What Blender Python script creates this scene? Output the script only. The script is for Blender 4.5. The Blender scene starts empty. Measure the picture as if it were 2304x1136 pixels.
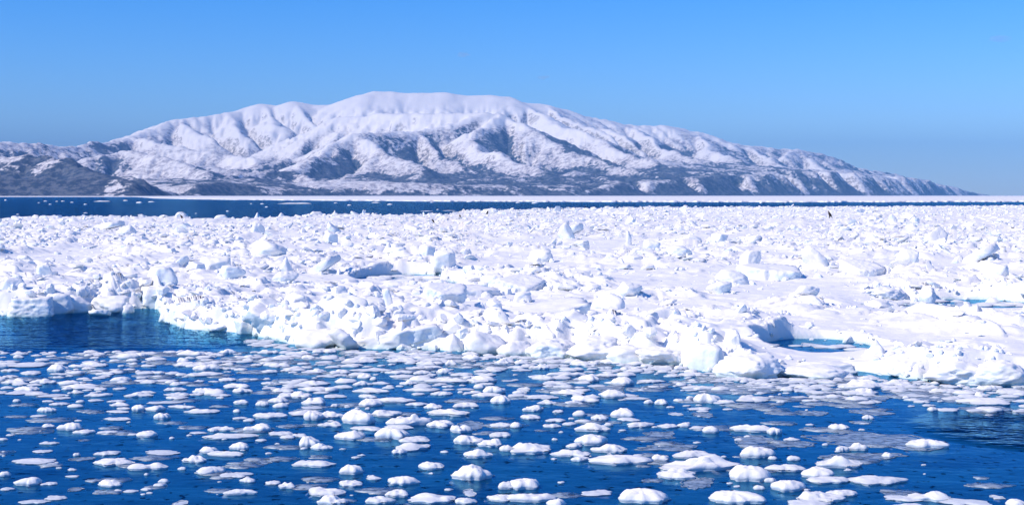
import bpy, math, random
import numpy as np

# ------------------------------------------------------------------ camera
H = 3.2                       # eye height over the water, on a small boat
F = 3080.0                    # focal length in photo pixels (2304 wide)
CX, CY, HORIZON = 1152.0, 568.0, 440.0
TH = math.atan((CY - HORIZON) / F)
sc = bpy.context.scene
col = sc.collection
cam_data = bpy.data.cameras.new('camera')
cam_data.sensor_width = 36.0
cam_data.lens = 36.0 * F / 2304.0
cam_data.clip_start = 0.1
cam_data.clip_end = 120000.0
cam = bpy.data.objects.new('camera', cam_data)
cam.location = (0, 0, H)
cam.rotation_euler = (math.pi / 2 - TH, 0, 0)
col.objects.link(cam)
sc.camera = cam

# ------------------------------------------------------------------ sky, sun, exposure
SUN_EL, SUN_AZ = math.radians(40), math.radians(244)
world = bpy.data.worlds.new('World')
sc.world = world
world.use_nodes = True
wn, wl = world.node_tree.nodes, world.node_tree.links
sky = wn.new('ShaderNodeTexSky')
sky.sky_type = 'NISHITA'
sky.sun_disc = False
sky.sun_elevation = SUN_EL
sky.sun_rotation = SUN_AZ
sky.altitude = 0
sky.air_density = 1.0
sky.dust_density = 0.0
sky.ozone_density = 4.0
hs = wn.new('ShaderNodeHueSaturation')
hs.inputs['Saturation'].default_value = 1.5
bg = wn['Background']
bg.inputs['Strength'].default_value = 0.118
wl.new(sky.outputs[0], hs.inputs['Color'])
wb = wn.new('ShaderNodeMix'); wb.data_type = 'RGBA'; wb.blend_type = 'MULTIPLY'
wb.inputs[0].default_value = 1.0
wb.inputs[7].default_value = (0.80, 0.98, 1.42, 1)      # the photograph's cool white balance
wl.new(hs.outputs[0], wb.inputs[6])
wl.new(wb.outputs[2], bg.inputs['Color'])
sun_d = bpy.data.lights.new('sun', 'SUN')
sun_d.energy = 4.4
sun_d.angle = math.radians(0.53)
sun_d.color = (1.0, 0.875, 0.72)
sun = bpy.data.objects.new('sun', sun_d)
sv = np.array([math.sin(SUN_AZ) * math.cos(SUN_EL), math.cos(SUN_AZ) * math.cos(SUN_EL), math.sin(SUN_EL)])
from mathutils import Vector, Matrix
sun.rotation_euler = Vector(sv).to_track_quat('Z', 'Y').to_euler()
sun.location = (-40, -20, 60)
col.objects.link(sun)
sc.view_settings.view_transform = 'Standard'
sc.view_settings.look = 'None'
sc.view_settings.exposure = 0.16
sc.view_settings.gamma = 1.0
sc.view_settings.use_curve_mapping = False
sc.render.engine = 'CYCLES'
sc.cycles.max_bounces = 10
sc.cycles.diffuse_bounces = 4
sc.cycles.glossy_bounces = 3
sc.cycles.transparent_max_bounces = 12
sc.cycles.volume_bounces = 0
sc.cycles.use_denoising = True

# ------------------------------------------------------------------ helpers
def cross_ray(px, py):
    xc = (px - CX) / F
    yc = -(py - CY) / F
    return np.array([xc, math.cos(TH) + yc * math.sin(TH), -math.sin(TH) + yc * math.cos(TH)])

def ground(px, py, z=0.0):
    """Point of the plane at height z seen at photo pixel (px, py)."""
    d = cross_ray(px, py)
    t = (z - H) / d[2]
    return np.array([d[0] * t, d[1] * t, z])

def far_point(px, py, dist):
    d = cross_ray(px, py)
    t = dist / d[1]
    return np.array([d[0] * t, dist, H + d[2] * t])

def project(x, y, z):
    vx, vy, vz = x, y, z - H
    dep = vy * math.cos(TH) - vz * math.sin(TH)
    up = vy * math.sin(TH) + vz * math.cos(TH)
    return CX + F * vx / dep, CY - F * up / dep

def _hash(ix, iy, iz, seed):
    h = (ix.astype(np.uint32) * np.uint32(374761393) + iy.astype(np.uint32) * np.uint32(668265263)
         + iz.astype(np.uint32) * np.uint32(2147483647) + np.uint32(seed * 974711 & 0xffffffff))
    h = (h ^ (h >> np.uint32(13))) * np.uint32(1274126177)
    h = h ^ (h >> np.uint32(16))
    h = h * np.uint32(2246822519)
    return ((h ^ (h >> np.uint32(15))) & np.uint32(0xffffff)).astype(np.float64) / 16777215.0

def vnoise2(x, y, seed=0):
    """Smooth value noise, about -1..1."""
    x = np.asarray(x, float); y = np.asarray(y, float)
    fx, fy = np.floor(x), np.floor(y)
    ix, iy = fx.astype(np.int64), fy.astype(np.int64)
    tx, ty = x - fx, y - fy
    tx = tx * tx * tx * (tx * (tx * 6 - 15) + 10); ty = ty * ty * ty * (ty * (ty * 6 - 15) + 10)
    z = np.zeros_like(ix)
    a = _hash(ix, iy, z, seed); b = _hash(ix + 1, iy, z, seed)
    c = _hash(ix, iy + 1, z, seed); d = _hash(ix + 1, iy + 1, z, seed)
    return 2 * ((a * (1 - tx) + b * tx) * (1 - ty) + (c * (1 - tx) + d * tx) * ty) - 1

def vnoise3(p, seed=0):
    f = np.floor(p); i = f.astype(np.int64); t = p - f
    t = t * t * (3 - 2 * t)
    r = 0
    for a in (0, 1):
        for b in (0, 1):
            for c in (0, 1):
                w = (t[:, 0] if a else 1 - t[:, 0]) * (t[:, 1] if b else 1 - t[:, 1]) * (t[:, 2] if c else 1 - t[:, 2])
                r = r + w * _hash(i[:, 0] + a, i[:, 1] + b, i[:, 2] + c, seed)
    return 2 * r - 1

def fbm2(x, y, octaves=4, seed=0, gain=0.5):
    r, a, s = 0, 1.0, 0.0
    for o in range(octaves):
        r = r + a * vnoise2(x * 2 ** o + 17.3 * o, y * 2 ** o - 9.1 * o, seed + o)
        s += a; a *= gain
    return r / s

def domes(x, y, cell, seed, rmin=0.45, rmax=0.95, keep=0.75):
    """Rounded lumps of random size scattered over the plane (0..1)."""
    gx, gy = np.asarray(x) / cell, np.asarray(y) / cell
    ix, iy = np.floor(gx).astype(np.int64), np.floor(gy).astype(np.int64)
    best = np.zeros_like(gx)
    for dx in (-1, 0, 1):
        for dy in (-1, 0, 1):
            jx, jy = ix + dx, iy + dy
            z = np.zeros_like(jx)
            cx = jx + _hash(jx, jy, z, seed); cy = jy + _hash(jx, jy, z, seed + 1)
            r = rmin + (rmax - rmin) * _hash(jx, jy, z, seed + 2) ** 2
            on = _hash(jx, jy, z, seed + 3) < keep
            q = ((gx - cx) ** 2 + (gy - cy) ** 2) / (r * r)
            hgt = np.sqrt(np.clip(1 - q, 0, 1)) * r * on
            best = np.maximum(best, hgt)
    return best

def plates(x, y, cell, seed, tilt=0.5):
    """A field of broken, tilted plates: the height of the plate at each point, with sharp steps between plates."""
    gx, gy = np.asarray(x) / cell, np.asarray(y) / cell
    ix, iy = np.floor(gx).astype(np.int64), np.floor(gy).astype(np.int64)
    best = np.full(gx.shape, 1e-12); out = np.zeros_like(gx)
    for dx in (-1, 0, 1):
        for dy in (-1, 0, 1):
            jx, jy = ix + dx, iy + dy
            z = np.zeros_like(jx)
            ex = gx - jx - _hash(jx, jy, z, seed); ey = gy - jy - _hash(jx, jy, z, seed + 1)
            a = 6.283 * _hash(jx, jy, z, seed + 2); st = 0.6 + 0.8 * _hash(jx, jy, z, seed + 5)
            u_, v_ = ex * np.cos(a) + ey * np.sin(a), -ex * np.sin(a) + ey * np.cos(a)
            q = u_ * u_ * st + v_ * v_ / st
            h = _hash(jx, jy, z, seed + 3) ** 2 * 0.5 + u_ * tilt * (2 * _hash(jx, jy, z, seed + 4) - 1) + v_ * tilt * 0.5
            w = np.exp(-34.0 * q)
            out += w * h; best += w
    return out / best

def sstep(a, b, x):
    t = np.clip((x - a) / (b - a), 0, 1)
    return t * t * (3 - 2 * t)

def mk_mesh(name, verts, faces, material, smooth=True, parent=None, attrs=None, link=True):
    """One mesh object from an N x 3 array and one array (or list of arrays) of triangles/quads."""
    me = bpy.data.meshes.new(name)
    faces = faces if isinstance(faces, list) else [faces]
    verts = np.asarray(verts, np.float32)
    loops = np.concatenate([np.asarray(f, np.int32).ravel() for f in faces])
    totals = np.concatenate([np.full(len(f), np.asarray(f).shape[1], np.int32) for f in faces])
    starts = np.concatenate([[0], np.cumsum(totals)[:-1]]).astype(np.int32)
    me.vertices.add(len(verts)); me.vertices.foreach_set('co', verts.ravel())
    me.loops.add(len(loops)); me.loops.foreach_set('vertex_index', loops)
    me.polygons.add(len(totals)); me.polygons.foreach_set('loop_start', starts)
    if attrs:
        for k, v in attrs.items():
            at = me.attributes.new(k, 'FLOAT', 'POINT')
            at.data.foreach_set('value', np.asarray(v, np.float32))
    me.update(calc_edges=True)
    me.polygons.foreach_set('use_smooth', np.full(len(totals), bool(smooth)))
    if material: me.materials.append(material)
    o = bpy.data.objects.new(name, me)
    if link: col.objects.link(o)
    if parent: o.parent = parent
    return o

def tag(o, label=None, cat=None, group=None, kind=None):
    if label: o['label'] = label
    if cat: o['category'] = cat
    if group: o['group'] = group
    if kind: o['kind'] = kind
    return o

def grid_faces(nu, nv):
    i = np.arange(nu * nv).reshape(nv, nu)
    return np.stack([i[:-1, :-1], i[:-1, 1:], i[1:, 1:], i[1:, :-1]], -1).reshape(-1, 4)

def icosphere(level):
    t = (1 + 5 ** 0.5) / 2
    v = [(-1, t, 0), (1, t, 0), (-1, -t, 0), (1, -t, 0), (0, -1, t), (0, 1, t), (0, -1, -t), (0, 1, -t), (t, 0, -1), (t, 0, 1), (-t, 0, -1), (-t, 0, 1)]
    f = [(0, 11, 5), (0, 5, 1), (0, 1, 7), (0, 7, 10), (0, 10, 11), (1, 5, 9), (5, 11, 4), (11, 10, 2), (10, 7, 6), (7, 1, 8),
         (3, 9, 4), (3, 4, 2), (3, 2, 6), (3, 6, 8), (3, 8, 9), (4, 9, 5), (2, 4, 11), (6, 2, 10), (8, 6, 7), (9, 8, 1)]
    v = [np.array(p) / np.linalg.norm(p) for p in v]
    for _ in range(level):
        cache, nf = {}, []
        def mid(a, b):
            k = (min(a, b), max(a, b))
            if k not in cache:
                m = v[a] + v[b]; v.append(m / np.linalg.norm(m)); cache[k] = len(v) - 1
            return cache[k]
        for a, b, c in f:
            ab, bc, ca = mid(a, b), mid(b, c), mid(c, a)
            nf += [(a, ab, ca), (b, bc, ab), (c, ca, bc), (ab, bc, ca)]
        f = nf
    return np.array(v), np.array(f, np.int32)

ICO = {k: icosphere(k) for k in range(5)}

def rot_matrix(rz, tilt, tilt_dir):
    return np.array((Matrix.Rotation(tilt, 3, Vector((math.cos(tilt_dir), math.sin(tilt_dir), 0))) @ Matrix.Rotation(rz, 3, 'Z')))

# ------------------------------------------------------------------ materials
def new_mat(name):
    m = bpy.data.materials.new(name)
    m.use_nodes = True
    return m, m.node_tree.nodes, m.node_tree.links, m.node_tree.nodes['Principled BSDF']

def math_node(n, l, op, a, b=None, clamp=False):
    k = n.new('ShaderNodeMath'); k.operation = op; k.use_clamp = clamp
    for i, v in enumerate((a, b)):
        if v is None: continue
        if isinstance(v, (int, float)): k.inputs[i].default_value = v
        else: l.new(v, k.inputs[i])
    return k.outputs[0]

def noise_node(n, l, vec, scale, detail=3, rough=0.55):
    k = n.new('ShaderNodeTexNoise')
    k.inputs['Scale'].default_value = scale
    k.inputs['Detail'].default_value = detail
    k.inputs['Roughness'].default_value = rough
    if vec is not None: l.new(vec, k.inputs['Vector'])
    return k.outputs['Fac']

def ramp_node(n, l, fac, stops):
    r = n.new('ShaderNodeValToRGB')
    e = r.color_ramp.elements
    while len(e) < len(stops): e.new(0.5)
    for i, (p, c) in enumerate(stops):
        e[i].position = p; e[i].color = (*c, 1)
    l.new(fac, r.inputs[0])
    return r.outputs[0]

def mix_node(n, l, fac, a, b):
    k = n.new('ShaderNodeMix'); k.data_type = 'RGBA'
    if isinstance(fac, (int, float)): k.inputs[0].default_value = fac
    else: l.new(fac, k.inputs[0])
    for i, v in ((6, a), (7, b)):
        if isinstance(v, tuple): k.inputs[i].default_value = (*v, 1)
        else: l.new(v, k.inputs[i])
    return k.outputs[2]

def map_range(n, l, v, a, b, c=0.0, d=1.0, smooth=True):
    k = n.new('ShaderNodeMapRange')
    k.interpolation_type = 'SMOOTHSTEP' if smooth else 'LINEAR'
    l.new(v, k.inputs[0])
    for i, q in enumerate((a, b, c, d)): k.inputs[1 + i].default_value = q
    return k.outputs[0]

def ice_material(name, wet_shade_top=0.12, snow=(0.89, 0.87, 0.84), bump=0.02, fine=9.0, sss=0.0, ragged=0.24, wet_shade_c=(0.48, 0.64, 0.63)):
    """Snow covered sea ice; the ice just over and under the waterline is bare, wet and greenish; on floes that band also paints shade onto the flanks."""
    m, n, l, b = new_mat(name)
    geo = n.new('ShaderNodeNewGeometry')
    sep = n.new('ShaderNodeSeparateXYZ'); l.new(geo.outputs['Position'], sep.inputs[0])
    big = noise_node(n, l, geo.outputs['Position'], 1.3, 3)
    sml = noise_node(n, l, geo.outputs['Position'], fine, 4, 0.6)
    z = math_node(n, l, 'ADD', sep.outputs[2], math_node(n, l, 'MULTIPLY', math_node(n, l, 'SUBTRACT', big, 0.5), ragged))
    wet = map_range(n, l, z, wet_shade_top, -0.06)  # waterline tone: wet ice, plus shade painted on floe flanks
    tint = ramp_node(n, l, big, [(0.3, tuple(c * 0.955 for c in snow)), (0.6, snow), (0.8, (snow[0] * 0.985, snow[1] * 0.99, snow[2]))])
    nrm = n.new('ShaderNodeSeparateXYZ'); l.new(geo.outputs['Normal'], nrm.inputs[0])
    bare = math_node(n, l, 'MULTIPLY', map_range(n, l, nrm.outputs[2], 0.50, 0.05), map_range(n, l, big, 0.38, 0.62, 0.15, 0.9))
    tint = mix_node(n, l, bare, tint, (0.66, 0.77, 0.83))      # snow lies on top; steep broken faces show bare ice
    c = mix_node(n, l, wet, tint, wet_shade_c)
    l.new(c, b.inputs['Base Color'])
    l.new(map_range(n, l, wet, 0, 1, 0.75, 0.3, False), b.inputs['Roughness'])
    b.inputs['Specular IOR Level'].default_value = 0.25
    if sss:
        b.inputs['Subsurface Weight'].default_value = sss
        b.inputs['Subsurface Radius'].default_value = (0.05, 0.09, 0.12)
        b.inputs['Subsurface Scale'].default_value = 0.6
    bp = n.new('ShaderNodeBump')
    bp.inputs['Strength'].default_value = 0.6
    bp.inputs['Distance'].default_value = bump
    l.new(math_node(n, l, 'ADD', sml, math_node(n, l, 'MULTIPLY', big, 1.5)), bp.inputs['Height'])
    l.new(bp.outputs[0], b.inputs['Normal'])
    return m

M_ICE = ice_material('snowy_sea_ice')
M_FLOE = ice_material('floe_ice', wet_shade_top=0.095, bump=0.014, fine=14.0, ragged=0.05, wet_shade_c=(0.38, 0.46, 0.55))  # grey band: partly wet ice, partly flank shade put into the colour
# ------------------------------------------------------------------ sea
EXT = 45000.0
def box_mesh(x0, x1, y0, y1, z0, z1):
    v = [(x, y, z) for z in (z0, z1) for y in (y0, y1) for x in (x0, x1)]
    f = [(0, 2, 3, 1), (4, 5, 7, 6), (0, 1, 5, 4), (1, 3, 7, 5), (3, 2, 6, 7), (2, 0, 4, 6)]
    return np.array(v, float), np.array(f)

def water_material():
    m = bpy.data.materials.new('sea_water'); m.use_nodes = True
    n, l = m.node_tree.nodes, m.node_tree.links
    n.clear()
    out = n.new('ShaderNodeOutputMaterial')
    geo = n.new('ShaderNodeNewGeometry')
    pos = geo.outputs['Position']
    sep = n.new('ShaderNodeSeparateXYZ'); l.new(pos, sep.inputs[0])
    # where the wind ruffles the water: two open patches and everything beyond the pack
    def patch(cx, cy, rx, ry):
        a = math_node(n, l, 'POWER', math_node(n, l, 'DIVIDE', math_node(n, l, 'ABSOLUTE', math_node(n, l, 'SUBTRACT', sep.outputs[0], cx)), rx), 2)
        c = math_node(n, l, 'POWER', math_node(n, l, 'DIVIDE', math_node(n, l, 'ABSOLUTE', math_node(n, l, 'SUBTRACT', sep.outputs[1], cy)), ry), 2)
        return map_range(n, l, math_node(n, l, 'ADD', a, c), 1.25, 0.6)
    wob = noise_node(n, l, pos, 0.35, 3)
    ruff = math_node(n, l, 'MAXIMUM', patch(-10.6, 33.2, 8.2, 5.0), patch(8.4, 18.6, 2.7, 2.0))
    ruff = math_node(n, l, 'MULTIPLY', ruff, map_range(n, l, wob, 0.30, 0.52, 0.35, 1.0))
    ruff = math_node(n, l, 'MAXIMUM', ruff, map_range(n, l, sep.outputs[1], 90, 120))
    mp = n.new('ShaderNodeMapping'); mp.inputs['Scale'].default_value = (0.75, 1.25, 1); mp.inputs['Rotation'].default_value = (0, 0, 0.35)
    l.new(pos, mp.inputs[0])
    w1 = noise_node(n, l, mp.outputs[0], 1.7, 3, 0.5)
    w2 = noise_node(n, l, mp.outputs[0], 6.0, 2, 0.5)
    wave = math_node(n, l, 'ADD', w1, math_node(n, l, 'MULTIPLY', w2, 0.28))
    amp = math_node(n, l, 'ADD', math_node(n, l, 'MULTIPLY', ruff, 0.93), 0.07)
    bp = n.new('ShaderNodeBump'); bp.inputs['Strength'].default_value = 1.0; bp.inputs['Distance'].default_value = 0.20
    l.new(math_node(n, l, 'MULTIPLY', wave, amp), bp.inputs['Height'])
    fr = n.new('ShaderNodeFresnel'); fr.inputs['IOR'].default_value = 1.33
    l.new(bp.outputs[0], fr.inputs['Normal'])
    gl = n.new('ShaderNodeBsdfGlossy'); gl.inputs['Color'].default_value = (0.23, 0.64, 0.96, 1)
    l.new(map_range(n, l, ruff, 0, 1, 0.17, 0.06, False), gl.inputs['Roughness'])
    l.new(bp.outputs[0], gl.inputs['Normal'])
    tr = n.new('ShaderNodeBsdfTransparent'); tr.inputs['Color'].default_value = (0.94, 0.97, 1, 1)
    # thin skin of grease ice with dark holes in it, on the calm water only
    film = n.new('ShaderNodeBsdfDiffuse'); film.inputs['Color'].default_value = (0.008, 0.135, 0.285, 1)
    hole = map_range(n, l, noise_node(n, l, pos, 7.0, 2, 0.5), 0.385, 0.33)
    patchy = map_range(n, l, noise_node(n, l, pos, 0.6, 4), 0.3, 0.65, 0.35, 1.0)
    fa = math_node(n, l, 'MULTIPLY', math_node(n, l, 'SUBTRACT', 1.0, hole), patchy)
    fa = math_node(n, l, 'MULTIPLY', math_node(n, l, 'MULTIPLY', fa, math_node(n, l, 'SUBTRACT', 1.0, ruff)), 0.46)
    mx0 = n.new('ShaderNodeMixShader'); l.new(fa, mx0.inputs[0]); l.new(tr.outputs[0], mx0.inputs[1]); l.new(film.outputs[0], mx0.inputs[2])
    mx = n.new('ShaderNodeMixShader')
    l.new(math_node(n, l, 'MULTIPLY', fr.outputs[0], math_node(n, l, 'SUBTRACT', 1.0, math_node(n, l, 'MULTIPLY', hole, 0.6))), mx.inputs[0])
    l.new(mx0.outputs[0], mx.inputs[1]); l.new(gl.outputs[0], mx.inputs[2])
    l.new(mx.outputs[0], out.inputs['Surface'])
    va = n.new('ShaderNodeVolumeAbsorption'); va.inputs['Color'].default_value = (0.05, 0.62, 0.86, 1); va.inputs['Density'].default_value = 1.0
    l.new(va.outputs[0], out.inputs['Volume'])
    return m

v, f = box_mesh(-EXT, EXT, -300, EXT, -2.6, 0.0)
tag(mk_mesh('water', v, f, water_material(), smooth=False), kind='structure')
m, n, l, b = new_mat('sea_bed')
b.inputs['Base Color'].default_value = (0.014, 0.17, 0.52, 1)
b.inputs['Roughness'].default_value = 1; b.inputs['Specular IOR Level'].default_value = 0
v = np.array([(-EXT, -300, -2.5), (EXT, -300, -2.5), (EXT, EXT, -2.5), (-EXT, EXT, -2.5)])
tag(mk_mesh('sea_bed', v, np.array([[0, 1, 2, 3]]), m, smooth=False), kind='structure')

# ------------------------------------------------------------------ haze
m = bpy.data.materials.new('haze'); m.use_nodes = True
n, l = m.node_tree.nodes, m.node_tree.links
n.clear()
out = n.new('ShaderNodeOutputMaterial'); pv = n.new('ShaderNodeVolumePrincipled')
pv.inputs['Color'].default_value = (0.22, 0.54, 1.0, 1)
pv.inputs['Density'].default_value = 3.3e-5
pv.inputs['Anisotropy'].default_value = -0.3
l.new(pv.outputs[0], out.inputs['Volume'])
v, f = box_mesh(-EXT - 500, EXT + 500, -800, EXT + 500, -4.0, 1750.0)
tag(mk_mesh('haze', v, f, m, smooth=False), kind='stuff')
# ------------------------------------------------------------------ mountain range across the strait
rm = random.Random(7)
CREST = [(-120, 318, 13.5), (0, 316, 14), (40, 318, 14.2), (100, 326, 14.5), (150, 329, 15), (200, 322, 16), (290, 307, 18), (340, 290, 18.8), (405, 264, 19.5), (440, 262, 19.7), (500, 253, 20),
         (540, 252, 20.2), (588, 233, 20.5), (620, 237, 20.5), (657, 228, 20.5), (700, 236, 20.6), (740, 237, 20.6), (775, 230, 20.6), (820, 214, 20.5), (855, 205, 20.5),
         (890, 206, 20.5), (930, 210, 20.5), (1000, 208, 20.5), (1045, 215, 20.5), (1100, 214, 20.5), (1135, 217, 20.5), (1170, 230, 20.5), (1215, 233, 20.6), (1260, 245, 20.7), (1300, 258, 21),
         (1340, 266, 21), (1400, 277, 21.3), (1470, 280, 21.5), (1510, 281, 21.6), (1545, 291, 21.8), (1580, 300, 21.9), (1600, 315, 22), (1680, 322, 22.2), (1745, 335, 22.4), (1790, 334, 22.5),
         (1840, 345, 22.8), (1870, 354, 23), (1920, 375, 23.3), (1950, 377, 23.4), (1990, 384, 23.6), (2060, 396, 23.8), (2100, 405, 24), (2140, 420, 24.1), (2190, 440, 24.2)]
RIDGES = [
    [(680, 300, 18.5), (760, 262, 18), (850, 256, 17.5), (950, 258, 17.2), (1060, 254, 17), (1130, 254, 16.8), (1190, 280, 16.3), (1260, 320, 15.7), (1330, 350, 15), (1450, 385, 14), (1560, 410, 13.2)],
    [(1100, 255, 16.8), (930, 290, 16), (850, 310, 15.6), (700, 345, 15), (590, 365, 14.5), (480, 382, 14)],
    [(930, 290, 16), (800, 302, 15), (860, 335, 14.2), (940, 370, 13.4), (1010, 408, 12.4), (1100, 430, 11.5)],
    [(930, 300, 15.8), (1000, 350, 14.6), (1080, 385, 13.8), (1180, 400, 12.9), (1300, 425, 12)],
    [(800, 302, 15), (700, 350, 13.8), (640, 378, 12.8), (720, 405, 12), (830, 425, 11.3)],
    [(640, 378, 12.8), (560, 388, 12), (510, 388, 11.3), (450, 425, 10.5)],
    [(290, 307, 18), (330, 312, 17), (420, 330, 16), (520, 345, 15.5), (600, 352, 15)],
    [(180, 352, 13.6), (270, 338, 14), (340, 345, 13.5), (420, 355, 13), (480, 390, 12.4)],
    [(-200, 335, 9.4), (-60, 336, 9), (0, 341, 8.8), (90, 346, 8.5), (150, 349, 8.3), (215, 377, 8), (300, 393, 7.8), (370, 406, 7.5), (430, 428, 7.2), (465, 440, 7)],
    [(1180, 235, 20.4), (1260, 280, 18.5), (1330, 300, 17.5), (1420, 340, 16.5), (1500, 365, 15.5), (1600, 400, 14.8)],
    [(1400, 277, 21.3), (1470, 312, 19.5), (1520, 345, 18), (1600, 362, 17), (1680, 400, 16.2)],
    [(1545, 291, 21.8), (1600, 332, 20), (1680, 366, 18.5), (1740, 400, 17.5), (1780, 432, 16.8)],
    [(1790, 334, 22.5), (1740, 357, 21), (1660, 386, 19.5), (1600, 415, 18)],
    [(1790, 334, 22.5), (1850, 376, 21), (1900, 402, 20), (1960, 432, 19.2)],
    [(1920, 375, 23.3), (1990, 406, 22), (2060, 432, 21)],
    [(588, 233, 20.5), (610, 262, 19.6), (640, 285, 18.9)], [(657, 228, 20.5), (690, 262, 19.6), (720, 285, 18.8)],
    [(405, 264, 19.5), (440, 290, 18.8), (480, 305, 18.2)], [(500, 253, 20), (530, 275, 19.3), (560, 298, 18.6)],
    [(1215, 233, 20.6), (1280, 262, 19.8), (1370, 300, 19)], [(1300, 258, 21), (1390, 300, 19.6), (1450, 330, 18.6)],
    [(1130, 254, 16.8), (1060, 290, 15.8), (1080, 330, 15), (1140, 350, 14.4), (1210, 380, 13.6)],
    [(1680, 322, 22.2), (1720, 350, 20.9), (1800, 385, 19.4), (1850, 415, 18.4)],
]
def to3(pl): return [far_point(a, b_, d * 1000) for a, b_, d in pl]
CELL = 38.0
XV = np.arange(-11400, 11400, CELL); YV = np.arange(6400, 26600, CELL)
X, Y = np.meshgrid(XV, YV)
U = CX + F * X / Y
WX = X + 150 * fbm2(X / 900, Y / 900, 3, 11) + 40 * fbm2(X / 220, Y / 220, 2, 15)
WY = Y + 150 * fbm2(X / 900, Y / 900, 3, 21) + 40 * fbm2(X / 220, Y / 220, 2, 25)
Z = np.full(X.shape, -60.0)

def add_segment(p, q, k, rnd, reach, power=1.0):
    pad = reach + 250
    v0, v1 = np.searchsorted(YV, [min(p[1], q[1]) - pad, max(p[1], q[1]) + pad])
    u0, u1 = np.searchsorted(XV, [min(p[0], q[0]) - pad, max(p[0], q[0]) + pad])
    if v1 <= v0 or u1 <= u0: return
    wx, wy = WX[v0:v1, u0:u1], WY[v0:v1, u0:u1]
    dx, dy = q[0] - p[0], q[1] - p[1]
    L2 = dx * dx + dy * dy + 1e-6
    t = np.clip(((wx - p[0]) * dx + (wy - p[1]) * dy) / L2, 0, 1)
    dist = np.sqrt((wx - p[0] - t * dx) ** 2 + (wy - p[1] - t * dy) ** 2 + rnd * rnd) - rnd
    h = p[2] + (q[2] - p[2]) * t - k * dist ** power * (1000 ** (1 - power))
    Z[v0:v1, u0:u1] = np.maximum(Z[v0:v1, u0:u1], h)

def spurs(pl, step, depth, lmul, slope):
    """Side ridges running down from a ridge line, alternating sides, with their own side ridges."""
    carry = rm.uniform(0, step)
    for p, q in zip(pl[:-1], pl[1:]):
        d = q - p; L = math.hypot(d[0], d[1])
        if L < 1: continue
        dirn = d[:2] / L
        down = 1 if q[2] < p[2] else -1
        s = carry
        while s < L:
            c = p + d * (s / L)
            for side in (-1, 1):
                if rm.random() < 0.2 or c[2] < 50: continue
                lean = rm.uniform(0.1, 0.9) * down
                g = np.array([-dirn[1], dirn[0]]) * side + dirn * lean
                g /= np.linalg.norm(g)
                ln = min(max((c[2] + 40) * lmul * rm.uniform(0.6, 1.2), 120), 2600 if depth else 700)
                h0 = c[2] - rm.uniform(2, 18)
                pts = [np.array([c[0], c[1], h0])]
                bend = rm.uniform(-0.5, 0.5)
                for j in (1, 2, 3):
                    g2 = g + np.array([-g[1], g[0]]) * bend * j / 3
                    pts.append(np.array([*(pts[-1][:2] + g2 * ln / 3), h0 - ln * slope * (j / 3) ** 0.85]))
                for a, e in zip(pts[:-1], pts[1:]):
                    add_segment(a, e, 0.62 if depth else 0.75, 20, 900 if depth else 350)
                if depth: spurs(pts, 330, depth - 1, 0.7, 0.5)
            s += step * rm.uniform(0.7, 1.35)
        carry = s - L

crest3 = to3(CREST)
for p, q in zip(crest3[:-1], crest3[1:]):
    add_segment(p, q, 0.42, 120, 6000, 0.93)
    add_segment(p * np.array([1, 1, 0.42]) - np.array([0, 300, 0]), q * np.array([1, 1, 0.42]) - np.array([0, 300, 0]), 0.075, 900, 9000)
for r in RIDGES:
    r3 = to3(r)
    for p, q in zip(r3[:-1], r3[1:]): add_segment(p, q, 0.46, 40, 4000, 0.95)
    spurs(r3, 720, 1, 1.9, 0.36)
# the summit plateau keeps smooth snow; the lower right half of the range and the flanks of the crest are cut by gullies
spurs(crest3[28:], 700, 1, 1.7, 0.4)
spurs(crest3[:17], 700, 1, 1.3, 0.42)
rough = sstep(-40, 250, Z)
Z += rough * (1 - 0.8 * sstep(1120, 1330, Z)) * (40 * fbm2(X / 520, Y / 520, 4, 31) + 14 * vnoise2(X / 80, Y / 80, 41))
# low coastal cliffs and the shore
COAST = [(-200, 6.85), (0, 6.9), (300, 7.0), (440, 7.3), (475, 8.4), (510, 9.6), (800, 10.7), (1100, 11.0), (1300, 11.6), (1600, 13.3), (1800, 15.3), (2000, 17.8), (2100, 19.8), (2150, 22.0), (2190, 24), (2300, 27), (2600, 30)]
YC = np.interp(U, [a for a, _ in COAST], [1000 * b_ for _, b_ in COAST]) + 140 * fbm2(X / 700, Y / 3000, 3, 35)
top = np.interp(U, [a for a, _, _ in CREST], [p[2] for p in crest3])
terrace = np.minimum(105 + 80 * fbm2(X / 1300, Y / 1300, 3, 37), 0.40 * top) * np.where(Y < 9300, sstep(470, 250, U), 1.0)
inland = Y - YC
Z = np.maximum(Z, np.where(inland > 0, terrace, -60))
Z = np.minimum(Z, inland * 0.5)

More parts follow.
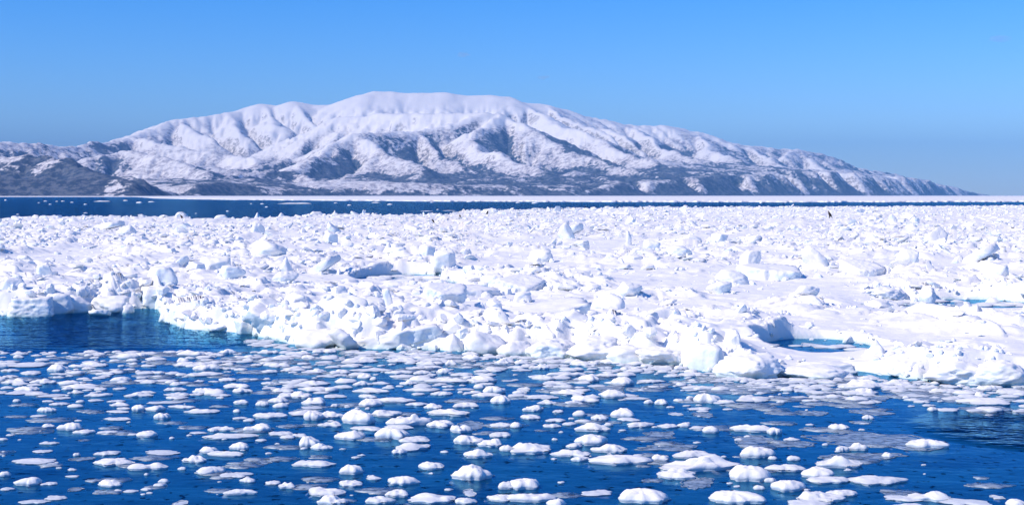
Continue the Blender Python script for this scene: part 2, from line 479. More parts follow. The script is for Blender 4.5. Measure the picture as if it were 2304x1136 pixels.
# running water cuts the ravines: a stream-power model on the drainage tree
inside = (U > -170) & (U < 2480) & (Y > YC - 200)
def neighbours(a, fill):
    P = np.pad(a, 1, constant_values=fill)
    return [P[1 + dy:P.shape[0] - 1 + dy, 1 + dx:P.shape[1] - 1 + dx] for dy in (-1, 0, 1) for dx in (-1, 0, 1) if dx or dy]
NB = [(dy, dx) for dy in (-1, 0, 1) for dx in (-1, 0, 1) if dx or dy]
def fill_pits(h, n):
    w = np.where((h <= 0) | ~inside, h, 5000.0)
    for _ in range(n):
        m = np.minimum.reduce(neighbours(w, 5000.0)) + 0.05
        w2 = np.maximum(h, np.minimum(w, m))
        if np.array_equal(w2, w): break
        w = w2
    return np.where(w > 4000, h, w)
def erode(h, steps, K):
    ny, nx = h.shape
    area = None
    for it in range(steps):
        if it % 6 == 0: h = fill_pits(h, 420)
        drop = np.stack([(h - q) / (CELL * (1.414 if dy and dx else 1)) for q, (dy, dx) in zip(neighbours(h, 9e3), NB)])
        k = drop.argmax(0)
        off = np.array([dy * nx + dx for dy, dx in NB])[k]
        idx = np.arange(ny * nx).reshape(ny, nx)
        act = inside & (h > 0) & (drop.max(0) > 0)
        ids = idx[act]; rc = (idx + off)[act]
        ln = np.array([CELL * (1.414 if dy and dx else 1) for dy, dx in NB])[k][act]
        order = np.argsort(-h[act])
        I, R = ids[order].tolist(), rc[order].tolist()
        A = [1.0] * (ny * nx)
        for i, r in zip(I, R): A[r] += A[i]
        area = np.array(A).reshape(ny, nx)
        G = (K * np.sqrt(np.minimum(area.ravel()[ids[order]], 900.0)) * (38.0 / ln[order])).tolist()
        hh = h.ravel().tolist()
        for i, r, g_ in zip(reversed(I), reversed(R), reversed(G)):
            hr = hh[r]
            if hr < 0: hr = 0.0
            hh[i] = (hh[i] + g_ * hr) / (1 + g_)
        h = np.array(hh).reshape(ny, nx)
        # slopes steeper than scree slide
        for q, (dy, dx) in zip(neighbours(h, 9e3), NB):
            lim = q + 0.95 * CELL * (1.414 if dy and dx else 1)
            h = np.where(inside, h - 0.35 * np.clip(h - lim, 0, 200), h)
    return h, area
Z0 = Z.copy()
keep = np.where(Z > 1180, 0.25, 1.0)
Z, AREA = erode(Z, 16, 0.034)
Z = np.where(Z0 > 1150, Z0 + (Z - Z0) * (1 - 0.95 * sstep(1120, 1330, Z0)), Z)
Z = np.where(Z > 0, Z, np.maximum(Z * 0.4, -2.0))
def blur(a, k):
    for ax in (0, 1):
        c = np.cumsum(np.concatenate([np.repeat(np.take(a, [0], ax), k + 1, ax), a, np.repeat(np.take(a, [-1], ax), k, ax)], ax), ax)
        hi = np.take(c, range(2 * k + 1, c.shape[ax]), ax); lo = np.take(c, range(0, c.shape[ax] - 2 * k - 1), ax)
        a = (hi - lo) / (2 * k + 1)
    return a
conc = np.clip((blur(Z, 6) - Z) / 45, -1, 1)                          # + in ravines, - on ribs
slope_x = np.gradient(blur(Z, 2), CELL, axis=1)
shade_side = np.clip(-slope_x * 2.6, -1, 1)                                   # slopes away from the sun: more conifers, with the slopes' shade painted in
forest_shade = 0.44 - 0.52 * Z / 1000 + 0.42 * shade_side + 0.30 * conc + 0.42 * fbm2(X / 1500, Y / 1500, 3, 51) + 0.40 * fbm2(X / 350, Y / 350, 3, 61)
def wood(px, py, dist, rx, ry, amt):
    c = far_point(px, py, dist * 1000)
    return amt * np.exp(-((X - c[0]) / rx) ** 2 - ((Y - c[1]) / ry) ** 2)
forest_shade += wood(200, 410, 7.4, 1500, 900, 0.6) + wood(-50, 400, 7.8, 1200, 900, 0.30) + wood(60, 350, 8.6, 1200, 520, -0.5)
forest_shade += wood(1000, 370, 14.2, 420, 1500, 0.45) + wood(1200, 400, 12.8, 1400, 1300, 0.45) + wood(1500, 410, 14, 1500, 1800, 0.35) + wood(1350, 345, 15.5, 700, 900, 0.3)
forest_shade += wood(1700, 400, 17.5, 1800, 2500, 0.4) + wood(600, 400, 11.5, 1800, 1500, 0.05)
forest_shade -= sstep(650, 1000, Z) * 0.45 + 0.22 * sstep(150, 30, Z)

# the mesh itself: finer across than in depth, since slopes are seen from below
NU, NV = 980, 280
ua = np.linspace(-90, 2400, NU)
ya = 6450 + (26400 - 6450) * np.linspace(0, 1, NV) ** 1.1
FX = (ua[None, :] - CX) / F * ya[:, None]; FY = np.repeat(ya[:, None], NU, 1)
def sample(a, x, y):
    gx = np.clip((x - XV[0]) / CELL, 0, len(XV) - 1.001); gy = np.clip((y - YV[0]) / CELL, 0, len(YV) - 1.001)
    ix, iy_ = gx.astype(int), gy.astype(int); tx, ty = gx - ix, gy - iy_
    return (a[iy_, ix] * (1 - tx) + a[iy_, ix + 1] * tx) * (1 - ty) + (a[iy_ + 1, ix] * (1 - tx) + a[iy_ + 1, ix + 1] * tx) * ty
FZ = sample(Z, FX, FY)
FZ += sstep(5, 150, FZ) * (1 - 0.6 * sstep(1000, 1300, FZ)) * (1 - 0.75 * sstep(650, 1000, FZ)) * (6 * fbm2(FX / 70, FY / 90, 3, 47) - 14 * (1 - np.abs(fbm2(FX / 130, FY / 300, 3, 48))) ** 4)
forest_shade = sample(forest_shade, FX, FY)
X, Y, Z = FX, FY, FZ

def mountain_material():
    m, n, l, b = new_mat('snow_rock_forest_and_shade')
    geo = n.new('ShaderNodeNewGeometry'); pos = geo.outputs['Position']
    at = n.new('ShaderNodeAttribute'); at.attribute_name = 'forest_shade'
    sep = n.new('ShaderNodeSeparateXYZ'); l.new(pos, sep.inputs[0])
    nz = n.new('ShaderNodeSeparateXYZ'); l.new(geo.outputs['Normal'], nz.inputs[0])
    f1 = noise_node(n, l, pos, 0.007, 4, 0.65)
    f2 = noise_node(n, l, pos, 0.022, 3, 0.7)
    mp = n.new('ShaderNodeMapping'); mp.inputs['Scale'].default_value = (1.0, 0.45, 1.6); l.new(pos, mp.inputs[0])
    f0 = noise_node(n, l, mp.outputs[0], 0.0032, 3, 0.6)
    fine = math_node(n, l, 'ADD', math_node(n, l, 'MULTIPLY', math_node(n, l, 'SUBTRACT', f1, 0.5), 1.2), math_node(n, l, 'MULTIPLY', math_node(n, l, 'SUBTRACT', f2, 0.5), 1.1))
    fine = math_node(n, l, 'ADD', fine, math_node(n, l, 'MULTIPLY', math_node(n, l, 'SUBTRACT', f0, 0.5), 1.2))
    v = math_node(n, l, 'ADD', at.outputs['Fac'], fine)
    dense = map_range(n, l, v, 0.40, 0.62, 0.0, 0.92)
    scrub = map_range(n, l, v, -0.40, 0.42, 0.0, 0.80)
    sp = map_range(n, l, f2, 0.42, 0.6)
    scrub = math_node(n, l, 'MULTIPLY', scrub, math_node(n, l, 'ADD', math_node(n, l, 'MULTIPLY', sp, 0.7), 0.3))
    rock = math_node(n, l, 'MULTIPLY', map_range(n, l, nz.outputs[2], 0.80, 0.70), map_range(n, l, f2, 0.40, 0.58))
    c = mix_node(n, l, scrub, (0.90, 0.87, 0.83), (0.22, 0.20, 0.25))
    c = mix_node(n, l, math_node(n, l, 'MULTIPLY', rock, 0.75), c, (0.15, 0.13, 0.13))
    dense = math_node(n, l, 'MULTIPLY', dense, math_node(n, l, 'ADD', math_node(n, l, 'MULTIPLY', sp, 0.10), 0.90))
    c = mix_node(n, l, dense, c, (0.012, 0.040, 0.085))  # conifer dark, which also paints the shade of slopes away from the sun
    l.new(c, b.inputs['Base Color'])
    b.inputs['Roughness'].default_value = 0.9
    b.inputs['Specular IOR Level'].default_value = 0.1
    bp = n.new('ShaderNodeBump'); bp.inputs['Strength'].default_value = 0.35; bp.inputs['Distance'].default_value = 14
    l.new(math_node(n, l, 'ADD', f1, math_node(n, l, 'MULTIPLY', f2, 0.35)), bp.inputs['Height'])
    l.new(bp.outputs[0], b.inputs['Normal'])
    return m
V = np.stack([X, Y, Z], -1).reshape(-1, 3)
tag(mk_mesh('mountain', V, grid_faces(NU, NV), mountain_material(), attrs={'forest_shade': forest_shade.ravel()}), kind='structure')
# ------------------------------------------------------------------ pack ice
rng = np.random.default_rng(12)
NEAR = [(-400, 716), (-60, 713), (0, 712), (100, 706), (200, 700), (300, 697), (345, 693), (358, 702), (366, 724), (400, 738), (470, 744), (555, 748), (580, 758), (640, 771), (720, 781), (830, 786), (950, 787),
        (1050, 792), (1180, 797), (1300, 802), (1450, 814), (1530, 822), (1580, 836), (1680, 846), (1750, 849), (1830, 847), (1900, 842), (1990, 848), (2080, 856), (2150, 863), (2304, 864), (2500, 868)]
FAR = [(-400, 494), (0, 495), (200, 494), (400, 493), (600, 492), (750, 490), (840, 489), (950, 485), (1030, 481), (1060, 475), (1100, 474), (1200, 472), (1330, 469), (1500, 468), (1800, 468), (2100, 466), (2304, 464), (2500, 463)]
g = np.array([ground(a, b_, 0.0) for a, b_ in NEAR]); NA, ND = g[:, 0] / g[:, 1], g[:, 1]
g = np.array([ground(a, b_, 0.25) for a, b_ in FAR]); FA, FD = g[:, 0] / g[:, 1], g[:, 1]
def pool(px, py, rx, ry): return (*ground(px, py)[:2], rx, ry)
POOLS = [pool(1842, 785, 1.2, 1.75), pool(2052, 688, 0.9, 2.4), pool(2215, 688, 1.8, 2.2), pool(905, 628, 1.7, 2.8), pool(985, 644, 0.8, 2.0),
         pool(2235, 494, 3.2, 4.5), pool(1430, 491, 6.0, 6.0), pool(1330, 488, 5, 3.0), pool(1300, 476, 9, 6), pool(1180, 478, 12, 6)]
# the ice lies low on the near side of the pools, so that their water shows
SILLS = [(cx * (1 - (ry + 0.045 * cy) / cy), cy - ry - 0.045 * cy, rx * 1.15, 0.065 * cy) for cx, cy, rx, ry in POOLS[:5]]
def sill(x, y):
    g = np.zeros(np.shape(x))
    for cx, cy, rx, ry in SILLS:
        g = np.maximum(g, np.exp(-(((x - cx) / rx) ** 4 + ((y - cy) / ry) ** 4)))
    return g

def margin(x, y, both=False):
    """Metres inside the pack: from the near edge, the far edge and the pools."""
    a = x / y
    jag = 0.22 * vnoise2(x * 1.1, y * 1.1, 71) + 0.10 * vnoise2(x * 3.1, y * 3.1, 72)
    s = (y - np.interp(a, NA, ND)) * 0.8 + jag
    s = np.minimum(s, (np.interp(a, FA, FD) - y) * 0.5 + 8 * vnoise2(x * 0.09, y * 0.05, 73) * np.clip(y / 200, 0, 1))
    return (s, pool_margin(x, y, jag)) if both else np.minimum(s, pool_margin(x, y, jag))
def pool_margin(x, y, jag):
    s = np.full(np.shape(x), 50.0)
    for cx, cy, rx, ry in POOLS:
        r = np.sqrt(((x - cx) / rx) ** 2 + ((y - cy) / ry) ** 2)
        s = np.minimum(s, (r - 1) * min(rx, ry) + 0.8 * 0.22 * vnoise2(x * 1.1, y * 1.1, 71))
    return s

def roughness(x, y):
    """0 on the flat snowy pans, 1 in the jumbled ridges."""
    return sstep(-0.30, 0.25, fbm2(x / 5.5 + 3, y / 9.0, 3, 81) + 0.12 + 0.13 * sstep(42, 75, y))

def pack_height(x, y):
    s, sp = margin(x, y, True)
    r = roughness(x, y)
    base = 0.22 + 0.10 * fbm2(x / 7, y / 9, 3, 91) + 0.10 * r
    wx = x + 0.16 * vnoise2(x * 2, y * 2, 5) + 0.05 * vnoise2(x * 6, y * 6, 7); wy = y + 0.16 * vnoise2(x * 2, y * 2, 6) + 0.05 * vnoise2(x * 6, y * 6, 8)
    lump = 0.46 * plates(wx, wy, 1.7, 141, 0.55) + 0.26 * plates(wx, wy, 0.62, 151, 0.6) + 0.14 * domes(wx, wy, 1.1, 101, keep=0.5) + 0.10 * domes(wx, wy, 0.45, 111, keep=0.6) + 0.12 * np.clip(fbm2(wx * 0.9, wy * 0.9, 4, 131), 0, 1)
    z = base + 0.9 * lump * (0.16 + 0.84 * r)
    edge = np.minimum(sstep(-0.7, 0.75, s + 0.22 * vnoise2(x * 2.3, y * 2.3, 75)), sstep(-0.08, 0.22, sp))
    z = z + 0.20 * np.exp(-((s - 1.1) / 1.3) ** 2) * (0.7 + 0.6 * vnoise2(x * 0.5, y * 0.5, 76)) * (y < 60)
    g = sill(x, y)
    z = z * (1 - g) + g * (0.05 + 0.25 * z)
    low = np.where(sp < 0.3, -2.4, -1.1)
    return low + (z - low) * edge

nu, nv = 560, 660
uu = np.linspace(-0.44, 0.44, nu)
vv = np.linspace(0, 1, nv)
yn = np.interp(uu, NA, ND) - 1.6
yn = np.min([np.roll(np.pad(yn, 60, mode='edge'), k)[60:-60] for k in range(-45, 46)], axis=0)
yn = np.mean([np.roll(np.pad(yn, 60, mode='edge'), k)[60:-60] for k in range(-25, 26)], axis=0)
yf = np.interp(uu, FA, FD) + 6
iy = (1 / yn)[None, :] * (1 - vv[:, None]) + (1 / yf)[None, :] * vv[:, None]
PY = 1 / iy; PXX = PY * uu[None, :]
PZZ = pack_height(PXX.ravel(), PY.ravel())
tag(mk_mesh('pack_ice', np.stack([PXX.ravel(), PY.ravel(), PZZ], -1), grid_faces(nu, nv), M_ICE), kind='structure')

# ---- ice pieces: rounded, faceted lumps, slabs, fins and cones
def chunk(seed, level, kind='lump', sharp=1.0):
    r = np.random.default_rng(seed)
    d, f = ICO[level]
    k = int(r.integers(9, 15))
    nrm = r.normal(size=(k, 3)); nrm /= np.linalg.norm(nrm, axis=1)[:, None]
    off = r.uniform(0.62, 1.0, k)
    p = 11.0
    if kind == 'slab':
        a = np.sort(r.uniform(0, 6.28, 7)); nrm = np.stack([np.cos(a), np.sin(a), r.uniform(-0.3, 0.3, 7)], 1); off = r.uniform(0.6, 1.0, 7)
        nrm = np.concatenate([nrm, [[0.06, 0, 1.0], [0, 0.05, -1.0]]]); nrm /= np.linalg.norm(nrm, axis=1)[:, None]
        off = np.concatenate([off, [0.19, 0.19]]); p = 24.0
    elif kind == 'block':
        nrm = np.concatenate([nrm, [[0, 0.1, 1.0], [0, 0, -1.0], [1, 0.1, 0.1], [-1, 0, 0.15], [0.1, 1, 0], [0, -1, 0.2]]]); nrm /= np.linalg.norm(nrm, axis=1)[:, None]
        off = np.concatenate([off, r.uniform(0.5, 0.85, 6)]); p = 12.0
    elif kind == 'round':
        p = 5.0
    elif kind == 'cone':
        a = np.arange(6) * math.pi / 3 + r.uniform(0, 1)
        nrm = np.concatenate([np.stack([np.cos(a), np.sin(a), np.full(6, 0.55)], 1), [[0, 0, -1]]]); nrm /= np.linalg.norm(nrm, axis=1)[:, None]
        off = np.concatenate([r.uniform(0.42, 0.56, 6), [0.35]]); p = 14.0
    cage = ICO[0][0]
    nrm = np.concatenate([nrm, cage]); off = np.concatenate([off, r.uniform(0.92, 1.12, len(cage))])
    dots = np.clip(d @ nrm.T, 0, None) / off
    p = min(p * sharp, 40.0)
    rad = (dots ** p).sum(1) ** (-1 / p)
    v = d * rad[:, None]
    if level >= 2:
        amp = {'lump': 1.5, 'round': 1.1, 'block': 1.4, 'slab': 0.8, 'cone': 1.0}[kind] / sharp ** 1.3
        v = v * (1 + amp * (0.14 * vnoise3(v * 1.9 + seed, seed) + 0.09 * vnoise3(v * 4.5 + seed, seed + 1)))[:, None]
    if level >= 3:
        v = v * (1 + 0.06 * vnoise3(v * 6.5 + seed, seed + 4) + 0.035 * vnoise3(v * 11 + seed, seed + 2) + 0.015 * vnoise3(v * 22 + seed, seed + 3))[:, None]
    if kind == 'cone': v[:, 2] += 0.1
    return v, f

LIB = {}
KINDS = ['slab', 'block', 'slab', 'lump', 'slab', 'slab', 'block', 'slab', 'lump', 'block']
for lev in (0, 1, 2):
    LIB[lev] = [chunk(500 + i, lev, KINDS[i % len(KINDS)], 1.9) for i in range(20)]

FOOTPRINTS = [(a, b_, c * 0.95, d * 0.9) for a, b_, c, d in SILLS]          # where a large block stands, no rubble is heaped
def rubble(name, n, d0, d1, level_at, s0, s1, seed):
    r = np.random.default_rng(seed)
    y = np.sqrt(r.uniform(d0 * d0, d1 * d1, n))
    x = r.uniform(-0.41, 0.41, n) * y
    s = margin(x, y); rr = roughness(x, y)
    keep = (s > 0.02) & (r.uniform(0, 1, n) < 0.16 + 0.84 * rr ** 1.3)
    for cx, cy, ra, rb_ in FOOTPRINTS:
        keep &= ((x - cx) / ra) ** 2 + ((y - cy) / rb_) ** 2 > 0.8
    x, y, s, rr = x[keep], y[keep], s[keep], rr[keep]
    size = s0 * (r.uniform(0.001, 1, len(x)) ** (-0.36))
    size = np.minimum(size, s1) * (0.7 + 0.5 * rr)
    z = pack_height(x, y)
    VV, FF, off = [], [], 0
    for i in range(len(x)):
        lev = level_at(y[i], size[i])
        v, f = LIB[lev][int(r.integers(0, 20))]
        R = rot_matrix(r.uniform(0, 6.28), abs(r.normal(0, 0.42)), r.uniform(0, 6.28))
        sc3 = size[i] * r.uniform(0.6, 1.45, 3) * np.array([1.2, 1.2, 0.52])
        w = (v * sc3) @ R.T
        w += np.array([x[i], y[i], z[i] + size[i] * r.uniform(-0.25, 0.22)])
        VV.append(w); FF.append(f + off); off += len(v)
    o = mk_mesh(name, np.concatenate(VV), np.concatenate(FF), M_ICE, smooth=False)
    tag(o, kind='stuff')
    return o
# broken pieces heaped along the water edge and round the pools
def edge_rubble(n, seed):
    r = np.random.default_rng(seed)
    VV, FF, off = [], [], 0
    for i in range(n):
        if r.uniform() < 0.8:
            px = r.uniform(-40, 2350); a = (px - CX) / F
            y = np.interp(a, NA, ND) + abs(r.normal(0, 0.8)); x = a * y
        else:
            cx, cy, rx, ry = POOLS[int(r.integers(0, 5))]
            t = r.uniform(-0.3, 3.44); q = 1.05 + abs(r.normal(0, 0.2)); x, y = cx + rx * q * math.cos(t), cy + ry * q * math.sin(t)
        if sill(np.array([x]), np.array([y]))[0] > 0.4: continue
        z = float(pack_height(np.array([x]), np.array([y]))[0])
        s = min(0.055 * r.uniform(0.004, 1) ** -0.40, 0.21)
        v, f = LIB[2 if s > 0.14 else 1][int(r.integers(0, 20))]
        R = rot_matrix(r.uniform(0, 6.28), abs(r.normal(0, 0.6)), r.uniform(0, 6.28))
        w = (v * s * r.uniform(0.6, 1.4, 3)) @ R.T + np.array([x, y, max(z, -0.02) + s * r.uniform(-0.35, 0.3)])
        VV.append(w); FF.append(f + off); off += len(v)
    tag(mk_mesh('ice_rubble', np.concatenate(VV), np.concatenate(FF), M_ICE, smooth=False), kind='stuff')
edge_rubble(1100, 31)

# ---- the ice blocks one can tell apart: (photo x, photo y of the foot, width, height, kind, turn, tilt, tilt direction, phrase)
BLOCKS = [
    (615, 752, 150, 95, 'slab', 0.4, 0.60, 0.9, 'big smooth slab sloping down to open water'),
    (440, 728, 120, 56, 'round', 0.2, 0.1, 0, 'low rounded block at the ice tongue tip'),
    (880, 778, 190, 78, 'slab', 0.1, -0.34, 1.5, 'thick waterside slab with a hollow green underside'),
    (1015, 784, 84, 52, 'cone', 0.5, 0.1, 0, 'low pyramid block beside the hollow green slab'),
    (1185, 752, 300, 95, 'slab', 0.25, -0.30, 1.7, 'huge tilted slab rising towards its shaded broken end'),
    (1436, 748, 100, 62, 'block', 0.7, 0.15, 1, 'grey white hummock block with a sloping top'),
    (1022, 722, 46, 84, 'slab', 1.3, 1.15, 1.9, 'tall leaning fin behind the hollow green slab'),
    (874, 688, 30, 62, 'slab', 1.2, 1.2, 1.7, 'narrow upright shard with a blue shaded side'),
    (728, 618, 74, 48, 'slab', 0.3, -0.5, 1.4, 'tilted slab with a dark shaded underside'),
    (1170, 668, 120, 42, 'slab', 0.4, 0.33, 0.2, 'flat lilac plate lying tilted'),
    (1975, 822, 120, 88, 'cone', 0.3, 0.1, 0, 'pointed white cone beside the dark pool'),
    (1872, 836, 100, 30, 'block', 0.2, 0.1, 0, 'square topped block before the dark pool'),
    (1765, 828, 80, 26, 'round', 0.2, 0.1, 0, 'rounded block before the pool at its west end'),
    (1590, 828, 84, 82, 'block', 0.9, 0.2, 1, 'angular peaked block over the water edge'),
    (1690, 846, 130, 72, 'lump', 0.1, 0.1, 0, 'bulky white block over the water edge'),
    (1850, 847, 150, 30, 'round', 0.3, 0.1, 0, 'long low block ending at the green ledge'),
    (2090, 692, 42, 62, 'lump', 0.3, 0.1, 0, 'upright boulder of ice standing in the far pool'),
    (1838, 598, 62, 52, 'slab', 0.3, 0.75, 2.4, 'thin tilted plate with a brown grey edge'),
    (2112, 542, 62, 46, 'slab', 0.5, 0.9, 0.2, 'tilted blue white plate standing on edge'),
    (362, 642, 70, 52, 'block', 0.2, 0.1, 0, 'block with a bright blue shaded face'),
    (742, 548, 34, 30, 'block', 0.8, 0.4, 1, 'small block with a dark blue side'),
    (578, 535, 34, 34, 'block', 0.5, 0.3, 1, 'little peaked block with a blue side'),
    (600, 585, 84, 40, 'round', 0.5, 0.1, 1, 'large rounded boulder with a flat blue face'),
    (1690, 596, 50, 40, 'block', 0.5, 0.1, 1, 'squat block with a blue notch'),
    (2246, 625, 60, 40, 'block', 0.9, 0.3, 1, 'block with a deep blue crack'),
    (2220, 590, 90, 44, 'slab', 0.9, -0.6, 1.3, 'long slab leaning up like a ramp'),
    (407, 494, 30, 24, 'round', 0.3, 0.1, 0, 'grey skyline block with a bird below'),
    (578, 492, 18, 20, 'cone', 0.3, 0.1, 0, 'sharp little peak on the skyline'),
    (632, 490, 22, 16, 'cone', 0.3, 0.1, 0, 'low peak on the skyline'),
    (712, 490, 34, 20, 'lump', 0.3, 0.1, 0, 'broad mound on the skyline'),
    (752, 490, 26, 24, 'cone', 0.3, 0.1, 0, 'triangular peak on the skyline'),
    (800, 488, 26, 18, 'slab', 0.3, 0.6, 1.2, 'slanted skyline slab'),
    (818, 488, 10, 22, 'block', 0.3, 0.2, 1.2, 'narrow upright skyline pillar'),
    (1106, 482, 30, 24, 'lump', 0.3, 0.1, 0, 'lumpy skyline block behind a perched bird'),
    (185, 494, 16, 12, 'lump', 0.3, 0.1, 0, 'small mound on the skyline over the left pack'),
    (130, 495, 14, 12, 'cone', 0.3, 0.1, 0, 'small skyline cone at the left of the pack'),
    (1935, 478, 26, 16, 'lump', 0.3, 0.1, 0, 'rounded skyline block over the right pack'),
    (128, 702, 70, 56, 'block', 0.2, 0.1, 0, 'white block with a shaded face over olive water'),
    (172, 700, 60, 48, 'round', 0.9, 0.1, 0, 'knobbly block at the olive waterline'),
    (62, 708, 110, 52, 'block', 0.1, 0.1, 0, 'wide square edge block of the left shore'),
    (238, 700, 90, 44, 'lump', 0.6, 0.1, 0, 'broad edge block amid the left shore'),
    (345, 694, 80, 66, 'block', 0.4, 0.1, 0, 'tall lumpy edge block at the inlet corner'),
    (276, 700, 46, 26, 'round', 0.4, 0.1, 0, 'small round lump at the inlet waterline'),
    (20, 640, 60, 30, 'lump', 0.4, 0.1, 0, 'low lump near the left side of the pack'),
    (96, 632, 40, 26, 'block', 0.4, 0.3, 0, 'grey shaded small block'),
    (245, 630, 34, 30, 'block', 0.7, 0.3, 0, 'dark sided wedge'),
    (470, 700, 90, 28, 'slab', 0.7, 0.2, 0, 'flat sloping plate behind the ice tongue'),
    (545, 690, 44, 40, 'block', 0.7, 0.3, 0, 'blue sided block behind the smooth slab'),
    (500, 652, 44, 34, 'block', 0.2, 0.2, 0, 'small cubic block with a blue face'),
    (705, 778, 90, 54, 'lump', 0.2, 0.1, 0, 'knobbly edge block between the two big slabs'),
    (770, 782, 60, 70, 'slab', 1.2, 0.9, 1.9, 'smooth steep flank dropping to the slush'),
    (1095, 792, 80, 70, 'lump', 0.5, 0.1, 0, 'tall rounded edge block'),
    (1160, 796, 70, 44, 'round', 0.7, 0.1, 0, 'squat edge block with a green foot'),
    (1240, 800, 100, 56, 'lump', 0.4, 0.1, 0, 'lumpy edge block under the huge tilted slab'),
    (1335, 806, 100, 72, 'lump', 0.6, 0.3, 0.3, 'big steep smooth faced block over the slush'),
    (1420, 812, 90, 54, 'lump', 0.2, 0.1, 0, 'broken edge block'),
    (1500, 816, 110, 52, 'lump', 0.9, 0.1, 0, 'wide grey edge block'),
    (1528, 786, 40, 56, 'cone', 0.9, 0.2, 0, 'small spike of ice'),
    (1350, 745, 70, 42, 'round', 0.2, 0.1, 0, 'smooth mound in the shade of the huge slab'),
    (2060, 842, 96, 60, 'lump', 0.3, 0.1, 0, 'bulging block above the grey plates'),
    (2165, 858, 130, 70, 'lump', 0.6, 0.1, 0, 'massive edge block above the far right slush'),
    (2262, 862, 130, 82, 'round', 0.1, 0.1, 0, 'great rounded edge block at the right end'),
    (2200, 810, 90, 60, 'lump', 0.6, 0.3, 0, 'peaked block with a blue hollow'),
    (2110, 800, 80, 50, 'slab', 0.6, 0.4, 1, 'leaning slab beyond the bulging block'),
    (2240, 742, 50, 34, 'block', 0.3, 0.3, 0, 'small block with a blue corner'),
    (2190, 735, 40, 56, 'cone', 0.3, 0.1, 0, 'slim white spire'),
    (2290, 745, 90, 50, 'lump', 0.3, 0.1, 0, 'broad hummock close to the right border'),
    (1985, 700, 70, 36, 'lump', 0.3, 0.1, 0, 'mound west of the far pool'),
    (2000, 660, 110, 34, 'lump', 0.8, 0.1, 0, 'big heap behind the far pool'),
    (1890, 710, 50, 26, 'round', 0.8, 0.1, 0, 'small dome on flat snow'),
    (1620, 660, 60, 30, 'round', 0.8, 0.1, 0, 'dome behind the long snow pan'),
    (1650, 640, 80, 36, 'round', 0.8, 0.1, 0, 'pale boulder on the middle pan'),
    (1740, 632, 150, 34, 'slab', 0.1, 0.15, 0, 'long level slab with a straight front'),
    (1950, 612, 100, 40, 'slab', 0.2, 0.25, 0, 'wide white plate beyond the brown edged plate'),
    (2045, 600, 56, 44, 'round', 0.2, 0.1, 0, 'bright rounded block'),
    (1530, 590, 60, 26, 'round', 0.2, 0.1, 0, 'flat boulder in the middle distance'),
    (1465, 572, 44, 36, 'block', 0.2, 0.2, 0, 'block with a sky blue side'),
    (1310, 562, 34, 24, 'block', 0.9, 0.2, 0, 'small blue sided cube'),
    (1215, 592, 60, 32, 'round', 0.9, 0.1, 0, 'oval boulder with a shaded end'),
    (1290, 532, 50, 30, 'slab', 0.2, -0.4, 1.2, 'tilted slab far out on the pack'),
    (1275, 545, 40, 46, 'slab', 0.9, 0.9, 2.2, 'thin leaning splinter'),
    (1415, 552, 14, 34, 'block', 0.1, 0.2, 0, 'narrow pale pillar'),
    (1000, 620, 56, 44, 'block', 0.1, 0.2, 0, 'tall block at the end of the dark lead'),
    (1060, 648, 130, 26, 'slab', 0.1, 0.1, 0, 'long bar of ice beside the dark lead'),
    (1110, 634, 60, 34, 'block', 0.4, 0.3, 0, 'wedge shaped block with a lilac face'),
    (1000, 688, 100, 40, 'slab', 0.4, 0.3, 0.3, 'long white wedge south of the dark lead'),
    (1110, 702, 40, 40, 'block', 0.4, 0.3, 0.3, 'blue shaded block behind the huge slab'),
    (1175, 688, 44, 24, 'block', 0.1, 0.0, 0.3, 'neat cubic block with a blue end'),
    (1370, 690, 80, 50, 'round', 0.1, 0.0, 0.3, 'smooth swollen block with a green notch'),
    (1420, 672, 60, 34, 'lump', 0.1, 0.0, 0.3, 'lump beyond the green notched block'),
    (885, 706, 40, 34, 'round', 0.1, 0.0, 0.3, 'ball shaped lump'),
    (800, 710, 70, 40, 'lump', 0.1, 0.0, 0.3, 'white hummock among small rubble'),
    (660, 690, 60, 40, 'block', 0.5, 0.4, 0.3, 'crumbled block above the smooth slab'),
    (640, 640, 60, 30, 'lump', 0.5, 0.1, 0.3, 'heap near the narrow western lead'),
    (640, 612, 46, 40, 'cone', 0.5, 0.1, 0.3, 'white pyramid near the dark bellied slab'),
    (480, 600, 80, 40, 'block', 0.5, 0.2, 0.3, 'broad pale blue block'),
    (520, 622, 60, 34, 'lump', 0.5, 0.1, 0.3, 'block with a cave of blue shade'),
    (280, 530, 44, 26, 'round', 0.5, 0.1, 0.3, 'white dome in the left middle distance'),
    (235, 522, 70, 22, 'slab', 0.1, -0.3, 1.3, 'long sloping plate in the left distance'),
    (750, 525, 30, 24, 'slab', 0.6, 0.5, 1.3, 'little tilted tile'),
    (960, 585, 40, 30, 'block', 0.6, 0.3, 1.3, 'pale wedge above the dark lead'),
    (870, 575, 36, 34, 'cone', 0.6, 0.1, 1.3, 'pointed tooth of ice'),
    (1800, 520, 40, 22, 'slab', 0.6, 0.4, 1.3, 'slanting plate below the tall bird'),
    (2060, 512, 22, 24, 'block', 0.6, 0.3, 1.3, 'small block with a vivid blue side'),
    (2010, 500, 20, 28, 'slab', 1.1, 1.0, 2.0, 'thin dark edged shard in the right distance'),
    (1620, 550, 40, 22, 'block', 0.6, 0.3, 1.3, 'twin blue notched block'),
    (1420, 505, 24, 18, 'block', 0.6, 0.3, 1.3, 'tiny block beside the far dark lead'),
    (930, 520, 44, 16, 'slab', 0.1, 0.15, 1.3, 'level plate under the brown bird'),
]
